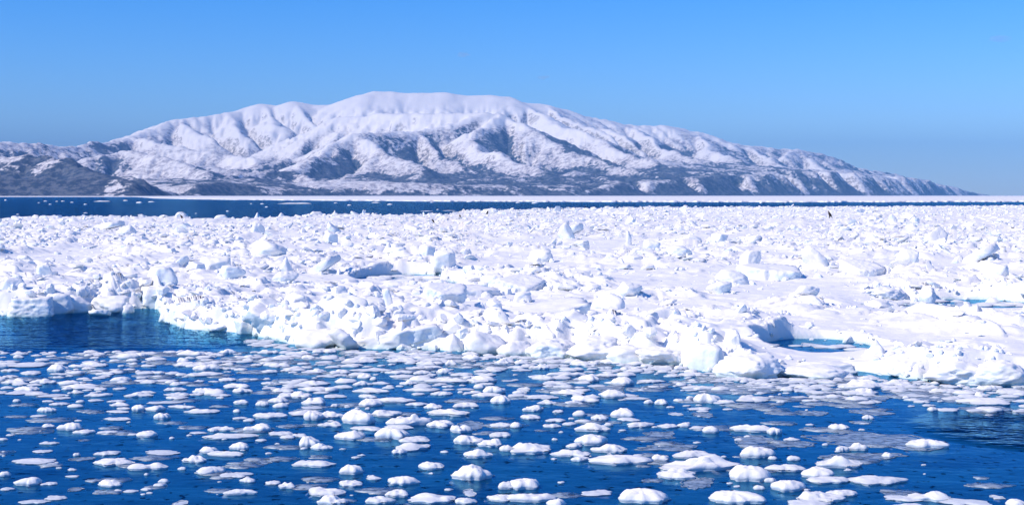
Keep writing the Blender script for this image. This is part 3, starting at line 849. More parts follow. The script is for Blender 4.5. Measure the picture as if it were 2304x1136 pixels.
def place_block(px, py, w, h, kind, rz, tilt, td, seed, level):
    """A block whose foot stands at photo pixel (px, py); w and h are its apparent size in photo pixels."""
    zb = 0.0
    for _ in range(3):
        p = ground(px, py, zb)
        zb = max(float(pack_height(np.array([p[0]]), np.array([p[1]]))[0]), 0.0) if py < 700 else 0.05
    W, Hh = w * p[1] / F * (1.25 if py > 755 and kind != 'cone' else 1), h * p[1] / F * (0.64 if py > 755 else 0.76 if py > 690 else 0.72 if py < 497 else 0.92)
    v, f = chunk(seed, level, kind, 2.0 if kind in ('slab', 'block') else 1.4)
    if kind == 'slab':
        v = v * np.array([1, 0.75, 1.0])
    v = v @ rot_matrix(rz, tilt, td).T
    lo, hi = v.min(0), v.max(0)
    D = W * (0.8 if kind in ('lump', 'round', 'block') else 0.9)
    foot = 0.3 * Hh if py < 700 else 0.22
    v = (v - (lo + hi) / 2) / (hi - lo) * np.array([W, D, Hh + foot])
    v[:, 2] += (Hh + foot) / 2 - foot
    return v, f, np.array([p[0], p[1] + D * 0.35, zb])

block_things = []
def add_block(spec, seed, level):
    px, py, w, h, kind, rz, tilt, td, phrase = spec
    v, f, loc = place_block(px, py, w, h, kind, rz, tilt, td, seed, level)
    o = mk_mesh('ice_block', v, f, M_ICE)
    o.location = loc
    block_things.append(dict(o=o, px=px, py=py - h * 0.5, w=w, h=h, kind=kind, mark=phrase))
    return o
for i, s in enumerate(BLOCKS):
    add_block(s, 900 + i, 4 if s[2] > 90 else 3)
# more of the blocks that stand out of the rubble, largest near the eye
rb = random.Random(5)
tries = 0
while len(block_things) < 262 and tries < 6000:
    tries += 1
    px = rb.uniform(-10, 2314); t = rb.random()
    py = 500 + 360 * t ** 1.25
    pt = ground(px, py, 0.3)
    a, b_ = np.array([pt[0]]), np.array([pt[1]])
    if sill(a, b_)[0] > 0.2 or margin(a, b_)[0] < 0.35 or margin(a, b_ + 2.0)[0] < 0.3 or margin(a, b_ + 4.0)[0] < 0.3 or roughness(a, b_)[0] < 0.55: continue
    size = rb.uniform(0.24, 0.48) * (1 + max(0, (pt[1] - 45)) / 160)
    w = size * F / pt[1] * 1.5; h = w * rb.uniform(0.25, 0.5)
    if any(abs(q['px'] - px) < (q['w'] + w) * 0.5 and abs(q['py'] - py + h / 2) < (q['h'] + h) * 0.42 for q in block_things): continue
    kind = rb.choice(['block', 'slab', 'slab', 'lump', 'block', 'cone', 'slab', 'slab'])
    tilt = rb.uniform(0.2, 0.9) if kind == 'slab' else rb.uniform(0, 0.4)
    add_block((px, py, w, h, kind, rb.uniform(0, 6), tilt, rb.uniform(0, 6.28), None), 2000 + tries, 3 if w > 40 else 2)

for q in block_things:
    if q['mark'] and q['w'] > 55:
        l3 = q['o'].location; d3 = q['o'].dimensions
        FOOTPRINTS.append((l3[0], l3[1], d3[0] / 2, d3[1] / 2))
lev_near = lambda d, s: 2 if s * F / d > 30 else 1 if s * F / d > 6 else 0
lev_far = lambda d, s: 1 if s * F / d > 11 else 0
rubble('ice_rubble', 5200, 23, 46, lev_near, 0.045, 0.20, 1)
rubble('ice_rubble', 19000, 44, 115, lev_near, 0.07, 0.36, 2)
rubble('ice_rubble', 37000, 110, 345, lev_far, 0.11, 0.55, 3)


# broken pieces lying against the blocks
rr_ = np.random.default_rng(77)
VV, FF, off = [], [], 0
for q in block_things:
    loc = np.array(q['o'].location); wb_ = q['w'] * loc[1] / F
    for k in range(9 if q['py'] > 520 else 4):
        t = rr_.uniform(0, 6.28); d_ = wb_ * rr_.uniform(0.42, 0.75)
        x, y = loc[0] + d_ * math.cos(t), loc[1] + d_ * math.sin(t) * 0.9
        if margin(np.array([x]), np.array([y]))[0] < 0.1: continue
        s_ = max(min(wb_ * 0.07 * rr_.uniform(0.02, 1) ** -0.4, 0.13 * wb_, 0.2), 0.05)
        v, f = LIB[2 if s_ * F / loc[1] > 30 else 1][int(rr_.integers(0, 20))]
        w_ = (v * s_ * rr_.uniform(0.6, 1.4, 3)) @ rot_matrix(rr_.uniform(0, 6.28), abs(rr_.normal(0, 0.5)), rr_.uniform(0, 6.28)).T
        w_ += np.array([x, y, float(pack_height(np.array([x]), np.array([y]))[0]) + s_ * rr_.uniform(-0.15, 0.4)])
        VV.append(w_); FF.append(f + off); off += len(v)
tag(mk_mesh('ice_rubble', np.concatenate(VV), np.concatenate(FF), M_ICE, smooth=False), kind='stuff')
# ------------------------------------------------------------------ floes drifting on the near water
# x, y, width, height (in thirds of a photo pixel from the origin of each strip), shape, landmark phrase
Z3 = 3.0208
STRIPS = {0: '''688 112 60 24 r;955 122 125 38 r|smooth oval floe beside the ruffled water;815 118 100 30 p;510 132 65 18 f;185 180 300 55 K|long floe with a lumpy western end;395 218 125 66 r|domed floe under a long flat one;535 195 150 35 l;400 245 140 22 f;670 190 110 20 f;
210 238 130 35 f;825 190 60 22 f;910 178 65 28 f;1075 155 150 45 p;60 265 110 35 f;100 300 180 60 k;300 300 160 60 k;365 300 50 50 r;660 225 90 25 f;720 245 120 40 f;665 272 85 25 f;940 230 40 22 r;830 288 125 50 r|lone rounded floe amid flat ones;1080 238 90 32 f;1180 238 100 30 f;1070 262 70 25 f;
1130 290 160 30 f;1190 312 80 66 k;1190 350 150 40 k|stepped floe with a cube on top;1010 190 90 30 f;815 345 95 30 f;560 335 280 50 l|long pale floe in the crowded left belt;690 350 90 35 f;455 345 70 50 k;525 370 80 40 k;190 350 160 60 f;160 370 250 40 f;350 390 170 30 f;410 410 120 30 f;325 430 90 25 f;680 390 190 40 l;
940 390 160 55 k|knobbed floe right of the long pale one;650 425 100 30 f;545 435 65 28 r;520 465 105 35 r;405 450 130 35 f;790 430 110 28 f;815 455 140 45 k;940 480 95 84 t|tall egg shaped floe;1115 438 210 25 l;1210 385 160 45 k;1190 405 150 45 f;1070 485 120 50 r;1250 470 180 40 l;1380 500 220 50 l;
1385 365 200 70 k|bulky floe with a notch in the upper belt;1500 390 120 30 f;320 495 120 45 r|flat topped white floe over open blue water;810 500 150 30 f;840 480 80 30 f;260 530 100 28 f;800 550 230 40 l|thin bar floe over open blue water;1095 540 120 60 r|white dome beside a thin bar;115 430 60 25 r;
330 600 95 60 K|two humped floe alone at the left;490 612 160 70 r|plump domed floe touching a flat one;570 640 130 50 f;735 640 120 35 f;900 655 80 25 f;1000 660 120 60 r|bright dome with a mirrored foot;1168 682 40 22 r;345 715 125 35 l|single pill shaped floe;20 690 60 30 f;70 660 60 20 f;
520 795 60 40 r;290 770 150 35 f;245 835 300 64 K|long curved floe with a thick end;340 855 100 40 p;735 785 160 55 f;790 845 280 90 L|great loaf shaped floe;1000 880 260 75 l|slanted long floe under the great loaf;560 820 150 25 p;1110 775 230 45 k;1330 830 150 74 k|pale heaped floe;1240 890 60 30 r;
1430 905 200 76 r|large oval floe near the bottom;1415 770 120 60 r;1540 790 240 60 l;1635 745 140 68 r|rounded hump on a long flat floe;1450 630 60 40 r;1510 620 210 60 l;1560 670 320 66 l|broad double decked floe;1340 645 110 20 f;1690 620 70 60 r;1600 930 200 60 f;1690 970 110 45 r;1630 1050 200 66 l|cracked flat floe;
30 930 80 45 r;205 985 190 76 r|thick square floe in the lower left;345 990 110 40 f;497 940 90 22 f;745 995 160 66 r|white lozenge floe low on the left;1110 975 90 40 r;1085 1000 80 35 r;1000 1030 70 30 r;895 1040 100 35 f;50 1025 100 35 f;520 1025 110 30 p;380 1085 150 50 f|grey white oval near the bottom left;235 1112 200 40 f;
1230 1120 100 60 p;1650 440 110 60 k;1635 545 100 30 f;1700 560 80 30 r;1610 500 60 30 r;1320 110 240 60 l|long crusty floe under the ice tongue;1550 100 120 60 k|lumpy heap near the big smooth slab;1240 160 90 60 r;1260 185 140 45 k;1400 150 100 25 f;1400 210 200 70 l;1390 250 250 50 l;1550 285 130 40 f;1640 215 90 30 f;1610 330 180 60 f;1640 360 140 60 k;1690 150 60 40 k''',
 576: '''60 100 100 40 k;130 100 50 25 r;330 105 80 50 k;350 135 100 50 k|small peaked floe below the knobbly edge;495 95 110 40 f;500 130 150 40 f;720 135 100 30 f;720 160 190 45 k;990 155 210 64 K|cluster floe in front of the green ledge;1010 130 90 30 f;1330 125 350 40 p;1220 155 200 40 l;1325 178 90 50 r|small mound in the middle upper belt;1465 140 110 50 r;
1680 170 120 60 k;1200 200 120 35 f;1620 220 160 50 k;60 175 90 30 f;165 190 140 45 k;320 175 110 28 f;150 140 200 30 f;100 230 110 40 f;250 220 160 40 f;420 230 120 45 k;570 235 130 50 k;755 195 70 18 f;790 220 260 35 l;480 260 160 30 f;740 265 110 64 K|blocky knob floe in the crowded belt;805 280 60 50 r;
990 235 140 45 f;1130 240 120 45 f;990 262 170 40 f;1280 235 110 50 r;1390 250 150 40 f;1290 290 270 60 l|long slab like floe in the belt;1530 290 190 74 K|sloping floe with a high east end;1435 275 70 35 f;1030 310 110 45 k;720 315 130 50 k;390 310 210 58 k|ragged low floe;230 305 140 35 f;90 310 110 35 f;590 335 140 40 f;410 350 190 55 f;
790 360 250 58 l|smooth long floe with a rounded back;900 340 90 30 f;1140 355 220 40 l;1300 330 100 30 f;1310 350 80 20 f;1520 335 90 50 r;1610 365 140 70 r|bright mound sitting on a flat apron;1560 392 220 50 l;1265 380 150 45 f;1105 382 100 30 f;1390 370 40 25 r;540 395 190 40 f;180 360 140 50 k;300 395 160 70 k|domed floe with a shelf;
190 400 90 45 f;155 430 140 50 r;40 450 80 64 r|tooth like dome;165 465 90 45 r;395 440 190 84 K|crested floe with a flat foot;380 472 190 35 f;540 462 65 30 r;620 470 40 18 f;760 400 120 45 f;940 425 300 64 l|very long floe with an upturned end;775 450 150 65 r|lone mound before the very long floe;1090 450 150 40 f;1430 460 160 60 f;1200 470 130 60 k;
1320 510 300 80 l|long wedge floe in mid water;1670 430 140 70 r;760 480 40 35 r;690 482 40 25 r;890 515 220 84 K|horned floe with a pointed right tip;90 530 190 66 f;330 510 250 64 k;380 540 120 94 t|steep white lump among low floes;515 530 170 70 k;700 560 250 116 r|largest oval floe of the mid water;1030 575 270 110 l|broad grey white raft;505 590 190 60 k;
750 615 190 50 f|thin level bar under the largest oval;980 605 180 50 f;1250 590 200 84 f;1390 625 170 104 K|tall heaped floe;1480 590 160 60 p;1670 595 140 50 f;40 615 110 94 t|tall white boulder at the water;165 650 190 50 f;210 675 110 45 f;300 665 110 45 f;40 695 90 30 f;920 665 210 104 r|fat round floe;640 672 180 80 r|half loaf floe with a square right end;
1070 695 220 74 f;350 725 150 94 t|steep sided floe with a trailing apron;450 745 150 70 k;1060 742 230 84 k;975 775 115 58 f|small disc floe;1440 700 190 120 K|big floe with a rounded left hump;1600 720 160 100 k;1700 750 100 110 r;1510 795 180 90 k|low floe with a lump at its right;1660 660 160 60 f;385 855 250 84 f|large flat oval alone on blue water;60 840 120 35 p;
680 812 60 18 f;650 905 180 88 r|shallow cone floe with a mirror image;1170 872 170 90 f|tilted thick disc;805 952 90 50 k;995 975 220 88 r|wide white floe with a wavy crest;640 990 160 74 f|disc with a shaded front;470 1048 300 98 L|large long floe near the bottom middle;120 985 120 50 f;215 1005 120 94 K|white heap on a low floe near the bottom;
530 1110 190 120 K|craggy white floe on the bottom edge;970 1062 160 88 f;1200 1090 320 110 K|long floe swelling to the right;835 1105 200 84 f;1420 1110 160 70 f;1480 930 250 190 T|tallest craggy floe of the open water;1450 1050 100 50 p;1700 1005 130 120 r;1660 1090 180 80 f''',
 1152: '''60 170 110 50 k;190 200 120 84 K|lumpy floe under the square edge block;200 160 110 40 f;390 150 80 30 f;480 180 200 50 k;545 210 90 30 f;70 220 130 25 f;370 250 240 58 l|long two stepped floe;220 275 150 50 k|flat floe with small warts;290 310 170 45 f;525 285 140 64 r|half dome floe;480 305 100 35 f;630 255 190 40 l;745 305 145 88 r|high white dome on a grey sheet;
650 342 220 60 p;770 215 80 45 f;910 195 90 40 f;925 215 80 25 f;1035 230 90 35 f;940 297 110 34 f|lonely pale disc;1125 305 70 20 f;1150 210 110 50 f;1230 250 170 45 f;1560 285 130 45 f;85 350 100 40 f;50 375 90 45 f;190 400 220 50 k;380 375 220 64 k;490 420 190 70 f|sloping grey floe;410 440 110 40 k;240 440 120 50 k;
680 392 170 76 r|bright domed floe in open blue;930 440 70 35 r;1015 442 90 62 r|small bright block floe;1130 425 80 35 f;1320 425 190 88 r|large bright floe with a small neighbour;1215 410 60 30 r;1620 415 270 60 f|long white floe on a sunken grey sheet;145 485 145 76 k|white stepped mound;120 540 145 54 f;315 500 90 35 f;300 560 130 40 f;460 520 100 50 r;590 545 120 74 k|pale pyramid floe;
480 565 100 35 f;390 585 95 40 f;270 600 110 45 f;755 525 150 84 r|white mushroom shaped floe;790 555 150 40 f;870 592 200 64 f;550 620 220 84 l;660 590 70 40 f;1060 600 140 50 k|small floe with two humps;1175 595 80 55 r;1255 610 110 35 f;1350 632 110 58 r|small oval east of mid water;1120 515 80 20 p;1300 520 130 30 p;1620 620 290 74 l|long rough floe;
30 600 90 50 r;535 705 230 104 r|big smooth lens shaped floe;130 755 280 130 K|massive white floe with a broad hump;290 690 40 30 r;430 735 120 60 f;680 760 220 94 k|pointed low floe right of the lens;410 788 220 84 k;465 825 120 58 f;720 832 390 108 L|very broad flat floe with a notched end;1225 795 250 94 f|flat block floe behind the huge cluster;1010 820 140 74 f;
1290 872 550 140 H|huge joined cluster of floes;1120 930 250 120 k;1260 970 190 80 p;1660 790 220 104 r|bright hump floe;1600 940 270 150 r|grey dome floe;90 1000 220 130 f|thick white block floe at the lower middle;130 1090 330 110 l;300 1130 130 80 r;600 1048 240 60 f;885 1085 370 160 L|broad white ice cake at the bottom;1515 1090 360 150 L|wide low crowned cake at the bottom right;1680 1020 80 50 r;1540 690 60 40 f''',
 1728: '''380 290 120 30 f;630 325 290 104 K|large peaked floe before the right pack;870 312 190 74 k|white lump floe beside the peaked one;830 335 110 35 f;1255 300 130 40 f;1135 310 60 40 r;1310 330 60 40 r;1490 345 140 60 f;1650 370 200 64 f;660 370 145 78 K|white crusted floe on a dim sheet;935 408 55 34 r;1445 392 90 84 T|knob like boulder floe;1470 432 340 84 f|wide floe carrying a knob;
1120 488 70 40 r;680 543 90 40 r|small bright lozenge alone;25 400 60 25 f;480 610 130 68 f|neat white disc floe;480 633 140 30 p;50 642 100 68 t|glassy pale lump;1080 725 240 94 L|thick white slab floe ending the sunken sheet;500 758 90 90 t|upright glassy lump;620 748 130 94 T|crystal like peaked lump;815 795 80 104 T|upright white stump;390 725 40 30 r;160 690 100 40 k;
470 855 310 118 H|large double crowned floe;30 815 60 60 r;170 822 100 46 r;125 885 260 90 f|broad flat floe in the lower right;340 925 210 98 r|rounded white mound;430 965 260 84 f|flat apron below the rounded mound;740 965 390 110 K|very long humped floe;20 965 80 94 r;140 1015 220 110 r|smooth bright boulder floe;350 1085 300 140 K|big crowned floe near the bottom right;500 1055 200 90 f;260 1125 280 90 f;
915 1085 260 66 f|flat tongue shaped floe;1110 1080 270 120 K|sharp peaked floe in the lower right;1330 1112 320 74 f|low grey floe in the bottom right corner;940 1150 270 84 r|round white floe cut by the bottom edge;1560 1080 100 30 p;1690 1135 150 78 r|last white floe of the bottom right corner'''}
# thin grey plates floating awash: photo x, y, width, height, phrase
PLATES = [(1655, 873, 170, 24, 'long grey plate awash before the white block'), (2072, 882, 135, 40, 'broad dark grey humped plate by the right pack'),
          (1975, 988, 240, 40, 'largest grey plate, wide and smooth, awash in the right water'), (1695, 912, 90, 20, 'grey plate dotted with two ice crumbs'), (1500, 1005, 138, 16, 'narrow grey bar with crumbs along it'),
          (1487, 976, 58, 18, 'small dim plate in the middle of the water'), (1690, 985, 95, 22, 'dim plate under a long rough floe'), (1957, 892, 90, 16, 'thin plate carrying a white crusted floe'),
          (1955, 926, 86, 14, 'faint brown grey plate'), (1955, 1024, 130, 14, 'slim grey plate under the upright lumps'), (2215, 918, 96, 20, 'grey plate under the wide knob floe'), (1770, 996, 110, 18, 'grey plate west of the upright lumps'),
          (2040, 842, 60, 16, 'pale plate against the right pack'), (1760, 870, 120, 14, 'flat plate below the long low block'), (1370, 872, 75, 16, 'grey sheet under a high dome'), (845, 800, 110, 10, 'wet plate along the slush line'),
          (1010, 800, 115, 9, 'wet plate before the pyramid block'), (1830, 928, 70, 12, 'small dark plate')]

def floe_mesh(W, D, T, shape, seed, lite=False):
    """A floe as one closed skin: a sunken skirt, a rounded rim and a bumpy top."""
    r = np.random.default_rng(seed)
    na, nr = (48, 5) if shape == 'p' and not lite else (16, 5) if lite else (40, 11) if W > 0.25 else (30, 8)
    ang = np.linspace(0, 2 * math.pi, na, endpoint=False)
    sq = r.uniform(2.0, 3.0)
    rad = (np.abs(np.cos(ang)) ** sq + np.abs(np.sin(ang)) ** sq) ** (-1 / sq)
    wob = 0.30 * vnoise2(np.cos(ang) * 1.3 + seed * 3.1, np.sin(ang) * 1.3 + seed * 1.7, 3) + 0.19 * vnoise2(np.cos(ang) * 3 + seed, np.sin(ang) * 3, 4) + 0.07 * vnoise2(np.cos(ang) * 8 + seed, np.sin(ang) * 8, 5)
    if shape == 'p': wob = wob * 1.2 + 0.10 * vnoise2(np.cos(ang) * 7 + seed, np.sin(ang) * 7, 12) + 0.05 * vnoise2(ang * 6 + seed, ang * 0, 13)
    rad = rad * (1 + wob)
    skirt = [(0.6, -0.95), (1.0, -0.85), (1.22, -0.62), (1.16, -0.38), (0.97, -0.12), (0.92, 0.0), (0.96, 0.12), (1.0, 0.26)]
    if lite: skirt = [(1.1, -0.6), (0.95, -0.1), (0.94, 0.05), (1.0, 0.26)]
    tops = np.linspace(0.985, 0.0, nr)[:-1]
    rings = [(q, zz, False) for q, zz in skirt] + [(t, None, True) for t in tops]
    bumps = []
    def bump(n, h0, h1, s0, s1, reach=0.6):
        for _ in range(n):
            a, q = r.uniform(0, 6.28), r.uniform(0, reach)
            bumps.append((q * math.cos(a), q * math.sin(a), r.uniform(h0, h1), r.uniform(s0, s1)))
    top, edge = 0.66, 0.42
    if shape == 'f': bump(3, -0.06, 0.14, 0.25, 0.5)
    elif shape == 'r': top, edge = 0.92, 0.5; bump(2, 0.0, 0.18, 0.25, 0.5)
    elif shape == 't': top, edge = 1.0, 0.7; bump(2, 0.0, 0.3, 0.3, 0.5, 0.4)
    elif shape == 'k': top = 0.5; bump(5, 0.05, 0.42, 0.16, 0.4)
    elif shape == 'K': top = 0.42; bump(3, 0.1, 0.4, 0.16, 0.3, 0.8); bumps.append((r.choice([-1, 1]) * r.uniform(0.25, 0.5), r.uniform(-0.1, 0.25), 0.36, r.uniform(0.34, 0.46)))
    elif shape == 'T': top, edge = 0.6, 0.5; bump(4, 0.1, 0.3, 0.2, 0.35); bumps += [(-0.3, 0.1, 0.5, 0.34), (0.1, 0.2, 0.36, 0.3), (0.4, -0.1, 0.12, 0.3)]
    elif shape == 'l': top = 0.6; bump(4, -0.1, 0.3, 0.14, 0.35, 0.9)
    elif shape == 'L': top = 0.72; edge = 0.42; bump(5, -0.06, 0.16, 0.14, 0.4, 0.9)
    elif shape == 'H': top = 0.4; bump(9, 0.15, 0.6, 0.14, 0.3, 0.85)
    elif shape == 'p': top, edge = 0.25, 0.05; bump(4, 0.0, 0.5, 0.04, 0.12, 0.9)
    V = []
    for q, zz, is_top in rings:
        x, y = np.cos(ang) * rad * q, np.sin(ang) * rad * q
        if is_top:
            z = edge + (top - edge) * (1 - q ** (3.5 if shape in 'flLkK' else 2.6)) - 0.16 * q ** 8
            lift = np.zeros(na)
            for bx, by, bh, bs in bumps:
                e = ((x - bx) ** 2 + (y - by) ** 2) / (1.5 * bs) ** 2
                lift = np.maximum(lift, 1.1 * bh * np.exp(-e ** 2.0)) if bh > 0 else lift + bh * np.exp(-e ** 2)
            z = z + lift * (1 - q ** 10)
            z = z + (0.12 * vnoise2(x * 3 + seed, y * 3, 8) + 0.06 * vnoise2(x * 8 + seed, y * 8, 9)) * (1 if shape != 'p' else 0.4)
        else:
            z = np.full(na, zz)
            if zz > -0.3: z = z + 0.05 * vnoise2(np.cos(ang) * 4 + seed, np.sin(ang) * 4, 10)
        V.append(np.stack([x * W / 2 / 1.04, y * D / 2 / 1.04, np.where(z > 0, z * T, z * max(T, 0.06) * 0.8)], -1))
    V.append(np.array([[V[-1][:, 0].mean(), V[-1][:, 1].mean(), V[-1][:, 2].mean()]]))
    k = len(rings)
    i = np.arange(k * na).reshape(k, na)
    nx = np.roll(i, -1, 1)
    quads = np.stack([i[:-1], nx[:-1], nx[1:], i[1:]], -1).reshape(-1, 4)
    tris = np.stack([i[-1], nx[-1], np.full(na, k * na)], -1)
    return np.concatenate(V), [quads, tris]

entries = []
for ox, txt in STRIPS.items():
    for it in txt.replace('\n', '').split(';'):
        it, _, ph = it.partition('|')
        x, y, w, h, s = it.split()
        entries.append((ox + float(x) / Z3, 760 + float(y) / Z3, float(w) / Z3, float(h) / Z3, s, ph or None))
def floe_at(px, py, w, h, shape, seed, lite=False):
    p = ground(px, py + h * 0.12)
    d = p[1]
    W = w * d / F
    asp = {'l': 0.42, 'L': 0.6, 'H': 0.5, 't': 0.8, 'T': 0.75, 'p': 0.8}.get(shape, 0.66) * (0.85 + 0.3 * ((seed * 7919) % 100) / 100)
    if shape == 'p': D = h * d * d / (F * H) * 0.9
    else: D = min(W * asp, h * 0.72 * d * d / (F * H))
    see = D * H / d * F / d
    T = min(max((h - see) * d / F, 0.03), 0.42 * W) * (0.78 if shape in 'kKT' else 0.82)
    if shape == 'p': T = 0.028
    vv, ff = floe_mesh(W, D, T, shape, seed, lite)
    return vv, ff, p
entries.sort(key=lambda e: (e[5] is None, -e[2]))
M_PLATE = bpy.data.materials.new('thin_grey_ice')
M_PLATE.use_nodes = True
n_, l_ = M_PLATE.node_tree.nodes, M_PLATE.node_tree.links
b_ = n_['Principled BSDF']
geo_ = n_.new('ShaderNodeNewGeometry')
l_.new(ramp_node(n_, l_, noise_node(n_, l_, geo_.outputs['Position'], 5, 4), [(0.3, (0.20, 0.28, 0.38)), (0.7, (0.40, 0.47, 0.55))]), b_.inputs['Base Color'])
b_.inputs['Roughness'].default_value = 0.35
t_ = n_.new('ShaderNodeBsdfTransparent'); mx_ = n_.new('ShaderNodeMixShader')
l_.new(map_range(n_, l_, noise_node(n_, l_, geo_.outputs['Position'], 9, 4, 0.6), 0.34, 0.6, 0.35, 0.95), mx_.inputs[0])
l_.new(t_.outputs[0], mx_.inputs[1]); l_.new(b_.outputs[0], mx_.inputs[2]); l_.new(mx_.outputs[0], n_['Material Output'].inputs['Surface'])
floe_things, brash = [], []
MAX_FLOES = 268
for k, (px, py, w, h, s, ph) in enumerate(entries):
    vv, ff, p = floe_at(px, py, w, h, s, 3000 + k, k >= MAX_FLOES)
    if k < MAX_FLOES:
        if s == 'p':
            o = mk_mesh('ice_plate', vv, ff, M_PLATE)
        else:
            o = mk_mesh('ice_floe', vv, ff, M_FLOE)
        rz = (random.Random(k).uniform(-0.25, 0.25)) if s not in 'KT' else 0
        o.rotation_euler = (0, 0, rz)
        o.location = p
        floe_things.append(dict(o=o, px=px, py=py, w=w, h=h, kind=s, mark=ph))
    else:
        brash.append((vv + p, ff))
for k, (px, py, w, h, ph) in enumerate(PLATES):
    vv, ff, p = floe_at(px, py, w, h, 'p', 4000 + k)
    o = mk_mesh('ice_plate', vv, ff, M_PLATE); o.location = p
    floe_things.append(dict(o=o, px=px, py=py, w=w, h=h, kind='p', mark=ph))
# crumbs of brash too small to pick apart
rb = random.Random(8)
near_line = lambda px: float(np.interp(px, [a for a, _ in NEAR], [b for _, b in NEAR]))
cnt = 0
while cnt < 430:
    px = rb.uniform(-60, 2364)
    t = rb.random()
    top = max(near_line(px) + 6, 792)
    py = top + (1140 - top) * t ** 2.2
    if px > 1950 and 905 < py < 1030 and rb.random() < 0.9: continue
    dens = 0.35 + 0.65 * sstep(0.42, 0.6, 0.5 + 0.5 * fbm2(px / 160, py / 40, 3, 200)) if py > 880 else 1
    if rb.random() > dens or (py > 930 and rb.random() < 0.6): continue
    w = rb.uniform(6, 26) * (1.25 if py < 870 else 0.8)
    vv, ff, p = floe_at(px, py, w, w * rb.uniform(0.26, 0.4), rb.choice('ffrkl'), 5000 + cnt, True)
    brash.append((vv + p, ff)); cnt += 1
# a denser belt of pieces where the slush gathers below the pack
for i in range(420):
    px = rb.uniform(-20, 2330)
    py = max(near_line(px), 790) + 4 + 95 * rb.random() ** 1.3 * (0.6 if px > 1650 else 1)
    w = rb.uniform(14, 52)
    vv, ff, p = floe_at(px, py, w, w * rb.uniform(0.2, 0.36), rb.choice('fflkkr'), 9000 + i, True)
    brash.append((vv + p, ff))
# the slush line along the pack edge and the pools
for i in range(460):
    if i % 3:
        px = rb.uniform(560, 2340); py = near_line(px) + rb.uniform(1, 26) ** 1.0
    else:
        cx_, cy_, rx_, ry_ = POOLS[rb.randrange(0, 6)]
        a_, q_ = rb.uniform(0, 6.28), rb.uniform(0, 0.9) ** 0.5
        px, py = project(cx_ + rx_ * q_ * math.cos(a_), cy_ + ry_ * q_ * math.sin(a_), 0)
    w = rb.uniform(8, 40) if i % 3 else rb.uniform(14, 60)
    vv, ff, p = floe_at(px, py, w, w * 0.22, rb.choice('fffp'), 7000 + i, True)
    brash.append((vv + p, ff))
M_SLUSH = bpy.data.materials.new('slush'); M_SLUSH.use_nodes = True
n_, l_ = M_SLUSH.node_tree.nodes, M_SLUSH.node_tree.links
b_ = n_['Principled BSDF']; b_.inputs['Base Color'].default_value = (0.42, 0.50, 0.58, 1); b_.inputs['Roughness'].default_value = 0.4
t_ = n_.new('ShaderNodeBsdfTransparent'); mx_ = n_.new('ShaderNodeMixShader'); geo_ = n_.new('ShaderNodeNewGeometry')
l_.new(map_range(n_, l_, noise_node(n_, l_, geo_.outputs['Position'], 7, 4), 0.35, 0.6, 0.15, 0.75), mx_.inputs[0])
l_.new(t_.outputs[0], mx_.inputs[1]); l_.new(b_.outputs[0], mx_.inputs[2]); l_.new(mx_.outputs[0], n_['Material Output'].inputs['Surface'])
SV, SQ, off = [], [], 0
for i in range(300):
    px = rb.uniform(-40, 2340)
    py = max(near_line(px), 790) + 3 + 75 * rb.random() ** 1.5 if rb.random() < 0.7 else rb.uniform(860, 1130)
    if px > 2000 and 900 < py < 1040: continue
    p = ground(px, py); a_ = np.linspace(0, 2 * math.pi, 28, endpoint=False)
    W_ = rb.uniform(15, 55) * p[1] / F; q_ = W_ * (1 + 0.3 * vnoise2(np.cos(a_) * 1.5 + i, np.sin(a_) * 1.5, 3) + 0.15 * vnoise2(np.cos(a_) * 4 + i, np.sin(a_) * 4, 4))
    for zz, sc_ in ((0.004 + 0.00002 * i, 1.0), (-0.03, 0.9)):
        SV.append(np.stack([p[0] + q_ * sc_ * np.cos(a_), p[1] + q_ * sc_ * rb.uniform(0.65, 0.7) * np.sin(a_), np.full(28, zz)], -1))
    SV.append(np.array([[p[0], p[1], 0.006 + 0.00002 * i]]))
    k_ = np.arange(28); SQ.append(np.concatenate([np.stack([off + k_, off + (k_ + 1) % 28, np.full(28, off + 56)], -1), np.stack([off + k_, off + 28 + k_, off + (k_ + 1) % 28], -1), np.stack([off + 28 + k_, off + 28 + (k_ + 1) % 28, off + (k_ + 1) % 28], -1)])); off += 57
tag(mk_mesh('slush_ice', np.concatenate(SV), np.concatenate(SQ), M_SLUSH), kind='stuff')
off, BV, BQ, BT = 0, [], [], []
for vv, ff in brash:
    BV.append(vv); BQ.append(ff[0] + off); BT.append(ff[1] + off); off += len(vv)
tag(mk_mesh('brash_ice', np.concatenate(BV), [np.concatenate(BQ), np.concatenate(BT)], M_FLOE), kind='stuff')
# ------------------------------------------------------------------ the far band of pack ice under the mountains
FARN = [(-400, 443.2), (300, 443.4), (345, 446.5), (420, 448.3), (520, 449.8), (600, 450.6), (760, 451.8), (1000, 453.6), (1300, 454.6), (1700, 455.4), (2304, 454.6), (2700, 454.6)]
g = np.array([ground(a, b_) for a, b_ in FARN]); FNA, FND = g[:, 0] / g[:, 1], g[:, 1]
nu, nv = 800, 44
uu = np.linspace(-0.45, 0.45, nu)
yn = np.interp(uu, FNA, FND)
yn = yn * (1 + 0.02 * vnoise2(uu * 90, uu * 0 + 3, 301) + 0.012 * vnoise2(uu * 400, uu * 0 + 3, 302))
vv_ = np.linspace(0, 1, nv)[:, None] ** 1.5
iy = (1 / yn)[None, :] * (1 - vv_) + (1 / 27000.0) * vv_
PY = 1 / iy; PX2 = PY * uu[None, :]
lum = domes(PX2 / PY * 1500 + 50 * vv_, np.log(PY) * 60, 1.0, 310)
PZ2 = 0.18 + 0.75 * lum * np.clip(700 / PY, 0.3, 1.2) + 0 * PY
PZ2[0, :] = -0.3
tag(mk_mesh('far_pack_ice', np.stack([PX2, PY, PZ2], -1).reshape(-1, 3), grid_faces(nu, nv), M_ICE), kind='stuff')

